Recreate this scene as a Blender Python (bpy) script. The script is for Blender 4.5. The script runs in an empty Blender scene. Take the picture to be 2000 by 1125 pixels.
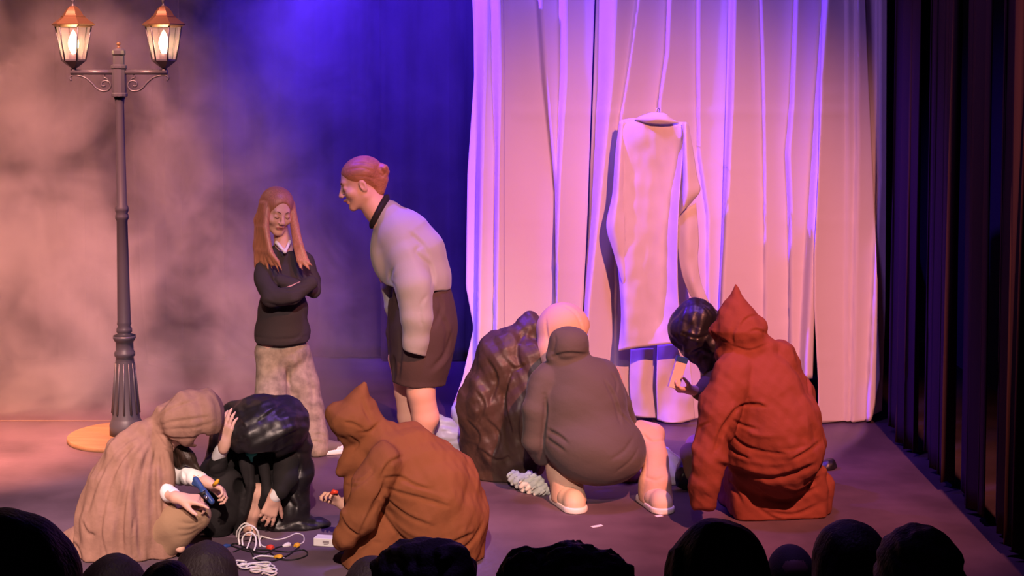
import bpy, bmesh, math, random
import numpy as np
from mathutils import Vector, Matrix, noise as mnoise

# ------------------------------------------------------------------ camera, light, exposure
scene = bpy.context.scene
COL = scene.collection
FOC, CAM_H, HORIZON = 2850.0, 2.2, 151.0
TH = math.radians(3.0)
CY = HORIZON + FOC * math.tan(TH)
cam_data = bpy.data.cameras.new('stage_camera')
cam_data.sensor_width = 36.0
cam_data.lens = 36.0 * FOC / 2000.0
cam_data.shift_y = (CY - 562.5) / 2000.0
cam_data.clip_end = 100
cam = bpy.data.objects.new('stage_camera', cam_data)
cam.location = (0, 0, CAM_H)
cam.rotation_euler = (math.radians(90) - TH, 0, 0)
COL.objects.link(cam)
scene.camera = cam
scene.view_settings.view_transform = 'Standard'
scene.view_settings.look = 'None'
scene.view_settings.exposure = 0.0
scene.view_settings.gamma = 1.0
scene.view_settings.use_curve_mapping = False
scene.cycles.max_bounces = 6
scene.cycles.volume_bounces = 1
scene.cycles.diffuse_bounces = 3
scene.cycles.volume_step_rate = 1.5
scene.cycles.volume_max_steps = 96
scene.cycles.use_denoising = True

world = bpy.data.worlds.new('dark_hall')
scene.world = world
world.use_nodes = True
world.node_tree.nodes['Background'].inputs[0].default_value = (0.35, 0.22, 0.45, 1)
world.node_tree.nodes['Background'].inputs[1].default_value = 0.03

def spot(name, loc, target, color, power, angle, blend=0.6, size=0.12):
    l = bpy.data.lights.new(name, 'SPOT')
    l.color = color; l.energy = power
    l.spot_size = math.radians(angle); l.spot_blend = blend
    l.shadow_soft_size = size
    o = bpy.data.objects.new(name, l)
    o.location = loc
    d = Vector(target) - Vector(loc)
    o.rotation_euler = d.to_track_quat('-Z', 'Y').to_euler()
    COL.objects.link(o)
    return o

spot('warm_front_spot', (2.15, 2.4, 5.2), (0.75, 8.8, 0.15), (1.0, 0.30, 0.21), 3500, 40, 0.9, 0.05)
spot('pale_front_spot', (-0.2, 0.8, 4.6), (-1.1, 7.15, 0.2), (1.0, 0.68, 0.58), 2400, 32, 0.9, 0.05)
spot('pale_left_spot', (-3.0, 2.0, 4.8), (-2.45, 7.2, 0.1), (1.0, 0.62, 0.55), 2700, 25, 1.0, 0.05)
spot('blue_side_spot', (-2.0, 8.35, 4.5), (1.2, 9.5, 1.0), (0.12, 0.025, 1.0), 2500, 58, 0.8, 0.04)
spot('blue_front_spot', (-1.9, 5.0, 5.6), (0.2, 9.3, 3.5), (0.12, 0.03, 1.0), 520, 28, 1.0, 0.05)
spot('blue_back_spot', (-1.3, 9.0, 4.9), (-0.75, 11.2, 2.7), (0.08, 0.02, 1.0), 6500, 66, 1.0, 0.05)
spot('orange_haze_spot', (-2.7, 6.4, 4.7), (-3.1, 10.0, 0.35), (1.0, 0.36, 0.27), 3900, 48, 0.9, 0.08)
spot('orange_floor_spot', (-3.4, 6.5, 4.9), (-3.3, 8.5, 0.0), (1.0, 0.38, 0.18), 6500, 26, 0.9, 0.05)
spot('violet_wash_spot', (0.6, 6.8, 6.0), (0.2, 8.0, 0.0), (0.42, 0.18, 1.0), 620, 95, 0.8, 0.3)

# ------------------------------------------------------------------ geometry of the view: pixel + depth -> point
def _ray(px, py):
    a, b = (px - 1000.0) / FOC, (CY - py) / FOC
    return np.array([a, math.cos(TH) + math.sin(TH) * b, -math.sin(TH) + math.cos(TH) * b])

def W(px, py, Y):
    d = _ray(px, py)
    p = d * (Y / d[1])
    return np.array([p[0], p[1], p[2] + CAM_H])

def FL(px, py, z=0.0):
    d = _ray(px, py)
    p = d * ((CAM_H - z) / -d[2])
    return np.array([p[0], p[1], p[2] + CAM_H])

def S(Y):                                     # metres per pixel at depth Y
    return Y / FOC

# ------------------------------------------------------------------ materials
def mat(name, color, rough=0.8, metal=0.0, spec=0.4, bump=0.0, bscale=60.0, var=0.0, vscale=8.0,
        sheen=0.0, emit=None, estr=0.0, alpha=1.0, transmission=0.0, coat=0.0, stretch=None, ior=1.45,
        wrinkle=0.0, wrs=7.0, wst=(1, 1, 1), wdist=0.6, wdet=2.0):
    m = bpy.data.materials.new(name)
    m.use_nodes = True
    nt = m.node_tree
    b = nt.nodes['Principled BSDF']
    b.inputs['Base Color'].default_value = (*color, 1)
    b.inputs['Roughness'].default_value = rough
    b.inputs['Metallic'].default_value = metal
    b.inputs['Specular IOR Level'].default_value = spec
    b.inputs['IOR'].default_value = ior
    if sheen: b.inputs['Sheen Weight'].default_value = sheen; b.inputs['Sheen Roughness'].default_value = 0.4
    if emit: b.inputs['Emission Color'].default_value = (*emit, 1); b.inputs['Emission Strength'].default_value = estr
    if transmission: b.inputs['Transmission Weight'].default_value = transmission
    if coat: b.inputs['Coat Weight'].default_value = coat
    b.inputs['Alpha'].default_value = alpha
    tc = nt.nodes.new('ShaderNodeTexCoord')
    mp = nt.nodes.new('ShaderNodeMapping')
    nt.links.new(tc.outputs['Object'], mp.inputs[0])
    if stretch: mp.inputs['Scale'].default_value = stretch
    if var:
        n = nt.nodes.new('ShaderNodeTexNoise'); n.inputs['Scale'].default_value = vscale; n.inputs['Detail'].default_value = 5
        nt.links.new(mp.outputs[0], n.inputs['Vector'])
        r = nt.nodes.new('ShaderNodeMapRange')
        r.inputs[1].default_value = 0.3; r.inputs[2].default_value = 0.7
        r.inputs[3].default_value = 1 - var; r.inputs[4].default_value = 1 + var
        nt.links.new(n.outputs[0], r.inputs[0])
        mx = nt.nodes.new('ShaderNodeMix'); mx.data_type = 'RGBA'; mx.blend_type = 'MULTIPLY'
        mx.inputs[0].default_value = 1.0
        mx.inputs[6].default_value = (*color, 1)
        nt.links.new(r.outputs[0], mx.inputs[7])
        nt.links.new(mx.outputs[2], b.inputs['Base Color'])
    if bump:
        n = nt.nodes.new('ShaderNodeTexNoise'); n.inputs['Scale'].default_value = bscale; n.inputs['Detail'].default_value = 4
        nt.links.new(mp.outputs[0], n.inputs['Vector'])
        bp = nt.nodes.new('ShaderNodeBump'); bp.inputs['Strength'].default_value = 1.0; bp.inputs['Distance'].default_value = bump
        nt.links.new(n.outputs[0], bp.inputs['Height'])
        if wrinkle:
            mp2 = nt.nodes.new('ShaderNodeMapping'); mp2.inputs['Scale'].default_value = wst
            nt.links.new(tc.outputs['Object'], mp2.inputs[0])
            n2 = nt.nodes.new('ShaderNodeTexNoise'); n2.noise_type = 'RIDGED_MULTIFRACTAL'; n2.inputs['Scale'].default_value = wrs
            n2.inputs['Detail'].default_value = wdet; n2.inputs['Roughness'].default_value = 0.35; n2.inputs['Distortion'].default_value = wdist
            nt.links.new(mp2.outputs[0], n2.inputs['Vector'])
            b2 = nt.nodes.new('ShaderNodeBump'); b2.inputs['Strength'].default_value = 1.0; b2.inputs['Distance'].default_value = wrinkle
            nt.links.new(n2.outputs[0], b2.inputs['Height']); nt.links.new(bp.outputs[0], b2.inputs['Normal'])
            bp = b2
        nt.links.new(bp.outputs[0], b.inputs['Normal'])
    return m

M = {}
M['floor'] = mat('black_stage_vinyl', (0.100, 0.064, 0.088), 0.32, spec=0.6, var=0.35, vscale=2.2, bump=0.0006, bscale=30)
M['wall'] = mat('black_painted_wall', (0.012, 0.011, 0.014), 0.9)
M['velvet'] = mat('black_velvet', (0.022, 0.019, 0.026), 0.9, spec=0.08, sheen=0.1, var=0.25, vscale=2, stretch=(4, 4, 0.3))
M['velvet_side'] = mat('dark_side_velvet', (0.040, 0.022, 0.026), 0.98, spec=0.0)
M['sheet'] = mat('white_cotton_sheet', (0.66, 0.62, 0.62), 0.85, spec=0.15, bump=0.0012, bscale=14)
M['iron'] = mat('dark_painted_metal', (0.045, 0.046, 0.062), 0.40, spec=0.6)
M['iron_copper'] = mat('bronze_painted_metal', (0.16, 0.09, 0.05), 0.4, metal=0.6)
M['glass'] = mat('clear_lantern_glass', (0.8, 0.7, 0.75), 0.05, alpha=0.11, spec=0.8)
M['bulb'] = mat('glowing_bulb', (1, 0.8, 0.5), 0.4, emit=(1.0, 0.62, 0.28), estr=40)
M['wood'] = mat('round_plywood', (0.20, 0.115, 0.06), 0.6, var=0.25, vscale=3, stretch=(1, 6, 1), bump=0.001)
M['skin'] = mat('skin', (0.72, 0.43, 0.33), 0.5, spec=0.35, bump=0.0004, bscale=200)
M['lip'] = mat('lips', (0.55, 0.20, 0.18), 0.4)
M['brow'] = mat('eyebrow_hair', (0.24, 0.13, 0.08), 0.7)
M['white'] = mat('white_cotton', (0.82, 0.80, 0.80), 0.8, spec=0.2, bump=0.001, bscale=40)

# ------------------------------------------------------------------ object helpers
def tag(o, label, cat, group=None, kind=None):
    o['label'] = label; o['category'] = cat
    if group: o['group'] = group
    if kind: o['kind'] = kind
    return o

def thing(name, label, cat, loc, group=None):
    o = bpy.data.objects.new(name, None)
    o.empty_display_size = 0.1
    COL.objects.link(o); o.location = loc
    return tag(o, label, cat, group)

def link_mesh(name, me, m, parent=None):
    o = bpy.data.objects.new(name, me)
    COL.objects.link(o)
    ms = m if isinstance(m, (list, tuple)) else [m]
    for x in ms:
        if x is not None: me.materials.append(x)
    if parent is not None:
        o.parent = parent
        o.matrix_parent_inverse = Matrix.Translation(-world_loc(parent))
    return o

def world_loc(o):
    v = Vector(o.location)
    p = o.parent
    if p is not None:
        v = world_loc(p) + o.matrix_parent_inverse.translation + v
    return v

def struct(name, bm, m):
    o = obj(name, bm, m)
    o['kind'] = 'structure'
    return o

def obj(name, bm, m, parent=None, smooth=True, angle=None):
    me = bpy.data.meshes.new(name)
    bmesh.ops.recalc_face_normals(bm, faces=bm.faces[:])
    bm.to_mesh(me); bm.free()
    if smooth:
        me.polygons.foreach_set('use_smooth', [True] * len(me.polygons))
        if angle is not None:
            me.set_sharp_from_angle(angle=math.radians(angle))
    return link_mesh(name, me, m, parent)

def box(bm, lo, hi, rot=None, center=None):
    c = [(x, y, z) for x in (lo[0], hi[0]) for y in (lo[1], hi[1]) for z in (lo[2], hi[2])]
    vs = []
    for p in c:
        v = Vector(p)
        if rot is not None:
            cc = Vector(center) if center is not None else (Vector(lo) + Vector(hi)) / 2
            v = cc + rot @ (v - cc)
        vs.append(bm.verts.new(v))
    for f in ((0, 1, 3, 2), (4, 6, 7, 5), (0, 4, 5, 1), (2, 3, 7, 6), (0, 2, 6, 4), (1, 5, 7, 3)):
        bm.faces.new([vs[i] for i in f])
    return vs

def lathe(bm, prof, c=(0, 0, 0), n=24, axis=None, flute=None, phase=0.0):
    """prof: (r, z) list; c the base centre; axis an optional top centre shift (dx, dy) per unit z"""
    rings = []
    ax = axis or (0, 0)
    for r, z in prof:
        ring = []
        for i in range(n):
            a = 2 * math.pi * i / n + phase
            rr = r
            if flute and flute[0] <= z <= flute[1]:
                rr = r * (1 - flute[3] * (0.5 + 0.5 * math.cos(flute[2] * a)))
            ring.append(bm.verts.new((c[0] + ax[0] * z + rr * math.cos(a), c[1] + ax[1] * z + rr * math.sin(a), c[2] + z)))
        rings.append(ring)
    for a, b in zip(rings, rings[1:]):
        for i in range(n):
            j = (i + 1) % n
            bm.faces.new((a[i], a[j], b[j], b[i]))
    bm.faces.new(list(reversed(rings[0]))); bm.faces.new(rings[-1])

def tube(bm, pts, r, n=8, closed=False):
    """pts list of 3-vectors; r radius or list"""
    pts = [Vector(p) for p in pts]
    N = len(pts)
    rs = r if isinstance(r, (list, tuple)) else [r] * N
    rings = []
    up = None
    for i, p in enumerate(pts):
        t = (pts[min(i + 1, N - 1)] - pts[max(i - 1, 0)]).normalized()
        if up is None:
            up = Vector((0, 0, 1)) if abs(t.z) < 0.9 else Vector((1, 0, 0))
        s = t.cross(up).normalized(); up = s.cross(t).normalized()
        rings.append([bm.verts.new(p + (s * math.cos(2 * math.pi * k / n) + up * math.sin(2 * math.pi * k / n)) * rs[i]) for k in range(n)])
    for a, b in zip(rings, rings[1:]):
        for k in range(n):
            j = (k + 1) % n
            bm.faces.new((a[k], a[j], b[j], b[k]))
    bm.faces.new(list(reversed(rings[0]))); bm.faces.new(rings[-1])

def spline(pts, n=8):
    """Catmull-Rom through the points"""
    P = [np.array(p, float) for p in pts]
    P = [2 * P[0] - P[1]] + P + [2 * P[-1] - P[-2]]
    out = []
    for i in range(1, len(P) - 2):
        for k in range(n):
            t = k / n
            out.append(0.5 * ((2 * P[i]) + (-P[i - 1] + P[i + 1]) * t + (2 * P[i - 1] - 5 * P[i] + 4 * P[i + 1] - P[i + 2]) * t * t
                              + (-P[i - 1] + 3 * P[i] - 3 * P[i + 1] + P[i + 2]) * t ** 3))
    out.append(P[-2])
    return out

# ------------------------------------------------------------------ signed-distance modelling with surface nets
def rotm(rx=0, ry=0, rz=0):
    return np.array(Matrix.Rotation(math.radians(rz), 3, 'Z') @ Matrix.Rotation(math.radians(ry), 3, 'Y') @ Matrix.Rotation(math.radians(rx), 3, 'X'))

class Prim: pass

def cap(a, b, ra, rb=None):
    rb = ra if rb is None else rb
    a = np.array(a, float); b = np.array(b, float)
    p = Prim(); r = max(ra, rb)
    p.lo = np.minimum(a - ra, b - rb); p.hi = np.maximum(a + ra, b + rb)
    ab = b - a; L = max(float(ab @ ab), 1e-9)
    def f(X, Y, Z):
        t = ((X - a[0]) * ab[0] + (Y - a[1]) * ab[1] + (Z - a[2]) * ab[2]) / L
        t = np.clip(t, 0, 1)
        return np.sqrt((X - a[0] - t * ab[0]) ** 2 + (Y - a[1] - t * ab[1]) ** 2 + (Z - a[2] - t * ab[2]) ** 2) - (ra + (rb - ra) * t)
    p.f = f
    return p

def ell(c, r, R=None):
    c = np.array(c, float); r = np.array(r, float)
    R = np.eye(3) if R is None else np.array(R)
    p = Prim()
    e = np.sqrt(((R * r) ** 2).sum(1))
    p.lo = c - e; p.hi = c + e
    def f(X, Y, Z):
        q = [R[0, i] * (X - c[0]) + R[1, i] * (Y - c[1]) + R[2, i] * (Z - c[2]) for i in range(3)]
        k0 = np.sqrt((q[0] / r[0]) ** 2 + (q[1] / r[1]) ** 2 + (q[2] / r[2]) ** 2)
        k1 = np.sqrt((q[0] / r[0] ** 2) ** 2 + (q[1] / r[1] ** 2) ** 2 + (q[2] / r[2] ** 2) ** 2) + 1e-9
        return k0 * (k0 - 1) / k1
    p.f = f
    return p

def rbox(c, hs, R=None, rad=0.01):
    c = np.array(c, float); hs = np.array(hs, float) - rad
    R = np.eye(3) if R is None else np.array(R)
    p = Prim()
    e = (np.abs(R) * (hs + rad)).sum(1)
    p.lo = c - e; p.hi = c + e
    def f(X, Y, Z):
        q = [np.abs(R[0, i] * (X - c[0]) + R[1, i] * (Y - c[1]) + R[2, i] * (Z - c[2])) - hs[i] for i in range(3)]
        o = np.sqrt(sum(np.maximum(v, 0) ** 2 for v in q))
        return o + np.minimum(np.maximum(q[0], np.maximum(q[1], q[2])), 0) - rad
    p.f = f
    return p

def half(n, d, lo, hi):
    """half space n.x < d, acting inside a box"""
    n = np.array(n, float); L = np.linalg.norm(n); n = n / L; d = d / L
    p = Prim(); p.lo = np.array(lo, float); p.hi = np.array(hi, float)
    p.f = lambda X, Y, Z: n[0] * X + n[1] * Y + n[2] * Z - d
    return p

class Field:
    def __init__(s, h=0.008, floor=None):
        s.h = h; s.ops = []; s.marks = []; s.floor = floor; s.noise = []
    def add(s, p, k=0.03): s.ops.append(('a', p, k)); return s
    def cut(s, p, k=0.01): s.ops.append(('c', p, k)); return s
    def chain(s, pts, k=0.03, join=None):
        """pts: (x, y, z, r)"""
        for a, b in zip(pts, pts[1:]):
            s.ops.append(('a', cap(a[:3], b[:3], a[3], b[3]), k))
        return s
    def pchain(s, pts, k=0.03):
        """pts: (px, py, depth, radius px)"""
        q = [(*W(a[0], a[1], a[2]), a[3] * S(a[2])) for a in pts]
        return s.chain(q, k)
    def pell(s, px, py, Y, rx, ry, rd, rot=0.0, k=0.03, R=None, cut=False):
        """ellipsoid at pixel/depth: rx, ry radii in pixels, rd depth radius in metres, rot tilt in the picture plane, degrees clockwise"""
        R = rotm(0, rot, 0) if R is None else R
        q = ell(W(px, py, Y), (rx * S(Y), rd, ry * S(Y)), R)
        s.ops.append(('c' if cut else 'a', q, k))
        return s
    def fold(s, pts, depth=0.012, width=0.012, soft=True):
        """polyline in pixels thrown on the surface; depth > 0 a groove, < 0 a ridge"""
        s.marks.append((pts, depth, width, soft))
        if depth > 0.009 and len(pts) > 2:       # cloth piles up beside a crease
            off = width / S(7.3) * 1.5
            q = []
            for i, p in enumerate(pts):
                a, b = np.array(pts[max(i - 1, 0)], float), np.array(pts[min(i + 1, len(pts) - 1)], float)
                d = (b - a) / max(np.linalg.norm(b - a), 1e-6)
                q.append((p[0] + d[1] * off, p[1] - d[0] * off))
            s.marks.append((q, -0.42 * depth, width * 1.15, soft))
        return s
    def ripple(s, amp, freq, seed=0, sharp=False, aniso=(1, 1, 1)):
        s.noise.append((amp, freq, seed, sharp, aniso)); return s
    def evaluate(s):
        h = s.h
        adds = [p for o, p, k in s.ops if o == 'a']
        lo = np.min([p.lo for p in adds], 0) - 4 * h - 0.02; hi = np.max([p.hi for p in adds], 0) + 4 * h + 0.02
        if s.floor is not None: lo[2] = max(lo[2], s.floor - 3 * h)
        n = np.ceil((hi - lo) / h).astype(int) + 1
        s.lo = lo; s.n = n
        ax = [lo[i] + h * np.arange(n[i]) for i in range(3)]
        F = np.full(n, 0.25, np.float32)
        s.ax = ax
        for o, p, k in s.ops:
            m = k + 3 * h + 0.01
            i0 = np.maximum(np.floor((p.lo - m - lo) / h).astype(int), 0)
            i1 = np.minimum(np.ceil((p.hi + m - lo) / h).astype(int) + 1, n)
            if (i1 <= i0).any(): continue
            X = ax[0][i0[0]:i1[0], None, None]; Y = ax[1][None, i0[1]:i1[1], None]; Z = ax[2][None, None, i0[2]:i1[2]]
            d = p.f(X, Y, Z).astype(np.float32)
            sl = (slice(i0[0], i1[0]), slice(i0[1], i1[1]), slice(i0[2], i1[2]))
            a = F[sl]
            if o == 'a':
                if k <= 0: F[sl] = np.minimum(a, d)
                else:
                    t = np.clip(0.5 + 0.5 * (a - d) / k, 0, 1)
                    F[sl] = a + (d - a) * t - k * t * (1 - t)
            else:
                d = -d
                t = np.clip(0.5 - 0.5 * (a - d) / k, 0, 1) if k > 0 else (d > a)
                F[sl] = a + (d - a) * t + k * t * (1 - t)
        s.F = F
        for amp, fr, seed, sharp, an in s.noise:
            rs = np.random.RandomState(seed)
            X = ax[0][:, None, None] * an[0]; Y = ax[1][None, :, None] * an[1]; Z = ax[2][None, None, :] * an[2]
            acc = 0
            for q in range(4):
                v = rs.normal(size=3); v /= np.linalg.norm(v); w = rs.normal(size=3) * 0.6
                ph = rs.rand() * 6.28
                t = np.sin(fr * (1 + 0.35 * q) * (v[0] * X + v[1] * Y + v[2] * Z) + ph + 1.5 * np.sin(fr * 0.45 * (w[0] * X + w[1] * Y + w[2] * Z) + ph * 2))
                if sharp == 2:          # triangle waves add up to flat facets with crisp creases
                    u = fr * (1 + 0.45 * q) * (v[0] * X + v[1] * Y + v[2] * Z) + ph + 0.5 * np.sin(fr * 0.3 * (w[0] * X + w[1] * Y + w[2] * Z))
                    t = np.abs(((u / 6.2832) % 1.0) * 2 - 1) * 2 - 1
                    t = t * (1 - 0.12 * q)
                    acc = acc + t
                    continue
                acc = acc + ((1 - 2 * np.abs(t)) if sharp else t)
            F += (amp * 0.4 * acc).astype(np.float32)
        for pts, depth, width, soft in s.marks:
            q = s.project(pts)
            if len(q) < 2: continue
            nq = len(q)
            for i in range(nq - 1):
                a, b = q[i], q[i + 1]
                if np.linalg.norm(a - b) > 0.09: continue
                # taper at both ends
                t0 = (i + 0.5) / (nq - 1)
                e = (min(1.0, 4 * t0, 4 * (1 - t0)) if soft else 1.0)
                m = 2.4 * width
                lo2 = np.minimum(a, b) - m; hi2 = np.maximum(a, b) + m
                i0 = np.maximum(np.floor((lo2 - lo) / h).astype(int), 0); i1 = np.minimum(np.ceil((hi2 - lo) / h).astype(int) + 1, n)
                if (i1 <= i0).any(): continue
                X = ax[0][i0[0]:i1[0], None, None]; Y = ax[1][None, i0[1]:i1[1], None]; Z = ax[2][None, None, i0[2]:i1[2]]
                d = cap(a, b, 0).f(X, Y, Z)
                sl = (slice(i0[0], i1[0]), slice(i0[1], i1[1]), slice(i0[2], i1[2]))
                v = (depth * e * np.exp(-(d / (width * .85)) ** 1.35)).astype(np.float32)
                # accumulate the strongest, not the sum, along one stroke
                if i == 0: s._acc = np.zeros(F.shape, np.float32) if not hasattr(s, '_acc') or s._acc.shape != F.shape else s._acc
                A = s._acc
                A[sl] = np.where(np.abs(v) > np.abs(A[sl]), v, A[sl])
            if hasattr(s, '_acc'):
                A = s._acc
                qq = np.array(q); m = 2.6 * width
                i0 = np.maximum(np.floor((qq.min(0) - m - lo) / h).astype(int), 0); i1 = np.minimum(np.ceil((qq.max(0) + m - lo) / h).astype(int) + 1, n)
                sl = (slice(i0[0], i1[0]), slice(i0[1], i1[1]), slice(i0[2], i1[2]))
                F[sl] += A[sl]; A[sl] = 0
        if s.floor is not None:
            d = (s.floor - ax[2])[None, None, :]
            F = np.maximum(F, d.astype(np.float32))
        for i in range(3):                       # closed at the borders
            sl = [slice(None)] * 3; sl[i] = [0, -1]
            F[tuple(sl)] = np.maximum(F[tuple(sl)], h * 0.5)
        s.F = F
        return s
    def sample(s, P):
        g = (P - s.lo) / s.h
        i = np.floor(g).astype(int)
        ok = ((i >= 0) & (i < s.n - 1)).all(1)
        i = np.clip(i, 0, s.n - 2); t = g - i
        v = 0
        for a in (0, 1):
            for b in (0, 1):
                for c in (0, 1):
                    w = (t[:, 0] if a else 1 - t[:, 0]) * (t[:, 1] if b else 1 - t[:, 1]) * (t[:, 2] if c else 1 - t[:, 2])
                    v = v + w * s.F[i[:, 0] + a, i[:, 1] + b, i[:, 2] + c]
        return np.where(ok, v, 0.25)
    def project(s, pts):
        sp = spline(pts, 4) if len(pts) > 2 else [np.array(pts[0]) + (np.array(pts[1]) - np.array(pts[0])) * t for t in np.linspace(0, 1, 6)]
        fine = []
        for a, b in zip(sp, sp[1:]):
            L = max(1, int(np.hypot(*(b - a)) / 5))
            fine += [a + (b - a) * k / L for k in range(L)]
        fine.append(sp[-1])
        y0, y1 = s.ax[1][0], s.ax[1][-1]
        ys = np.arange(y0, y1, s.h * 0.5)
        out = []
        for px, py in fine:
            d = _ray(px, py)
            P = (d[None, :] / d[1]) * ys[:, None]; P[:, 2] += CAM_H
            v = s.sample(P)
            k = np.nonzero(v < 0)[0]
            if len(k): out.append(P[k[0]])
        return out
    def mesh(s, name, m, parent=None, matfn=None, relax=1):
        s.evaluate()
        F, h = s.F, s.h
        nx, ny, nz = F.shape
        neg = F < 0
        c = neg[:-1, :-1, :-1].astype(np.int8)
        tot = np.zeros((nx - 1, ny - 1, nz - 1), np.int8)
        offs = [(a, b, d) for a in (0, 1) for b in (0, 1) for d in (0, 1)]
        for a, b, d in offs:
            tot += neg[a:nx - 1 + a, b:ny - 1 + b, d:nz - 1 + d]
        act = (tot > 0) & (tot < 8)
        I = np.argwhere(act)
        idx = -np.ones(act.shape, np.int64); idx[act] = np.arange(len(I))
        cv = np.stack([F[I[:, 0] + a, I[:, 1] + b, I[:, 2] + d] for a, b, d in offs], 1).astype(np.float64)
        acc = np.zeros((len(I), 3)); cnt = np.zeros(len(I))
        for i in range(8):
            for j in range(i + 1, 8):
                oi, oj = np.array(offs[i]), np.array(offs[j])
                if np.abs(oi - oj).sum() != 1: continue
                a, b = cv[:, i], cv[:, j]
                x = (a < 0) != (b < 0)
                t = np.where(x, a / np.where(x, a - b, 1), 0)
                acc += np.where(x[:, None], oi + (oj - oi) * t[:, None], 0); cnt += x
        V = s.lo + h * (I + acc / cnt[:, None])
        quads = []
        for ax_ in range(3):
            sl0 = [slice(None)] * 3; sl1 = [slice(None)] * 3
            sl0[ax_] = slice(0, -1); sl1[ax_] = slice(1, None)
            ch = neg[tuple(sl0)] != neg[tuple(sl1)]
            E = np.argwhere(ch)
            u, v = (ax_ + 1) % 3, (ax_ + 2) % 3
            E = E[(E[:, u] >= 1) & (E[:, v] >= 1) & (E[:, u] < F.shape[u] - 1) & (E[:, v] < F.shape[v] - 1)]
            if not len(E): continue
            inside = neg[E[:, 0], E[:, 1], E[:, 2]]
            def cell(du, dv):
                q = E.copy(); q[:, u] -= du; q[:, v] -= dv
                return idx[q[:, 0], q[:, 1], q[:, 2]]
            Q = np.stack([cell(1, 1), cell(0, 1), cell(0, 0), cell(1, 0)], 1)
            Q[~inside] = Q[~inside][:, ::-1]
            quads.append(Q)
        Q = np.concatenate(quads)
        Q = Q[(Q >= 0).all(1)]
        for _ in range(relax):                   # light smoothing
            A = np.zeros_like(V); C = np.zeros(len(V))
            for i in range(4):
                a, b = Q[:, i], Q[:, (i + 1) % 4]
                for dd in range(3):
                    A[:, dd] += np.bincount(a, V[b, dd], len(V)) + np.bincount(b, V[a, dd], len(V))
                C += np.bincount(a, minlength=len(V)) + np.bincount(b, minlength=len(V))
            V = 0.5 * V + 0.5 * A / np.maximum(C, 1)[:, None]
        me = bpy.data.meshes.new(name)
        me.vertices.add(len(V)); me.loops.add(Q.size); me.polygons.add(len(Q))
        me.vertices.foreach_set('co', V.astype(np.float32).ravel())
        me.loops.foreach_set('vertex_index', Q.ravel().astype(np.int32))
        me.polygons.foreach_set('loop_start', np.arange(0, Q.size, 4, dtype=np.int32))
        me.polygons.foreach_set('use_smooth', np.ones(len(Q), bool))
        me.update(calc_edges=True); me.validate()
        o = link_mesh(name, me, m, parent)
        if matfn is not None:
            ctr = V[Q].mean(1)
            mi = matfn(ctr).astype(np.int32)
            me.polygons.foreach_set('material_index', mi)
        s.F = None; s._acc = None
        if hasattr(s, '_acc'): del s._acc
        return o

# ------------------------------------------------------------------ setting
bm = bmesh.new(); box(bm, (-6, 5.6, -0.12), (3.4, 12.2, 0)); struct('floor', bm, M['floor'])
bm = bmesh.new(); box(bm, (-6, 12.2, -1.4), (3.4, 12.35, 6.4)); struct('wall_back', bm, M['wall'])
bm = bmesh.new(); box(bm, (3.4, -1.5, -1.4), (3.55, 12.35, 6.4)); struct('wall_right', bm, M['wall'])
bm = bmesh.new(); box(bm, (-6.15, -1.5, -1.4), (-6, 12.35, 6.4)); struct('wall_left', bm, M['wall'])
bm = bmesh.new(); box(bm, (-6.15, -1.5, 6.4), (3.55, 12.35, 6.5)); struct('ceiling', bm, M['wall'])
bm = bmesh.new(); box(bm, (-6, 5.5, -1.4), (3.4, 5.6, 0)); struct('trim_1', bm, M['wall'])
bm = bmesh.new(); box(bm, (-6, -1.5, -1.5), (3.4, 5.5, -1.4)); struct('floor_auditorium', bm, M['wall'])

def drape(name, x0, y0, x1, y1, ztop, zbot, nf, amp, m, label, cat, group=None, seed=0, hem=None, nu=None, thick=0.006, taper=0.0, puddle=0.0):
    """a pleated curtain hung from (x0,y0) to (x1,y1)"""
    rs = random.Random(seed)
    nu = nu or nf * 14; nv = 36
    L = math.hypot(x1 - x0, y1 - y0); tx, ty = (x1 - x0) / L, (y1 - y0) / L
    nx_, ny_ = ty, -tx
    ph = [rs.uniform(-0.5, 0.5) for _ in range(nf + 3)]; am = [rs.choice((0.15, 0.35, 0.8, 1.3)) * rs.uniform(0.8, 1.2) for _ in range(nf + 3)]
    bm = bmesh.new(); G = []
    for j in range(nv + 1):
        v = j / nv; row = []
        for i in range(nu + 1):
            u = i / nu
            k = u * nf; a = int(k); fr = k - a
            aa = am[a] * (1 - fr) + am[a + 1] * fr; pp = ph[a] * (1 - fr) + ph[a + 1] * fr
            w = math.sin(2 * math.pi * k + pp * 1.6 + 0.5 * math.sin(3 * v + a))
            w = math.copysign(abs(w) ** 0.75, w)
            d = amp * aa * w * (0.75 + 0.35 * v)
            s_ = amp * 0.45 * math.sin(4 * math.pi * k + pp * 3)
            z = ztop + (zbot - ztop) * v
            if hem and j == nv: z += hem * math.sin(5 * u + seed)
            row.append(bm.verts.new((x0 + tx * (u * L + s_) + nx_ * d, y0 + ty * (u * L + s_) + ny_ * d, z)))
        G.append(row)
    for j in range(nv):
        for i in range(nu):
            bm.faces.new((G[j][i], G[j][i + 1], G[j + 1][i + 1], G[j + 1][i]))
    o = obj(name, bm, m)
    sm = o.modifiers.new('thickness', 'SOLIDIFY'); sm.thickness = thick
    tag(o, label, cat, group)
    return o

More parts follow.
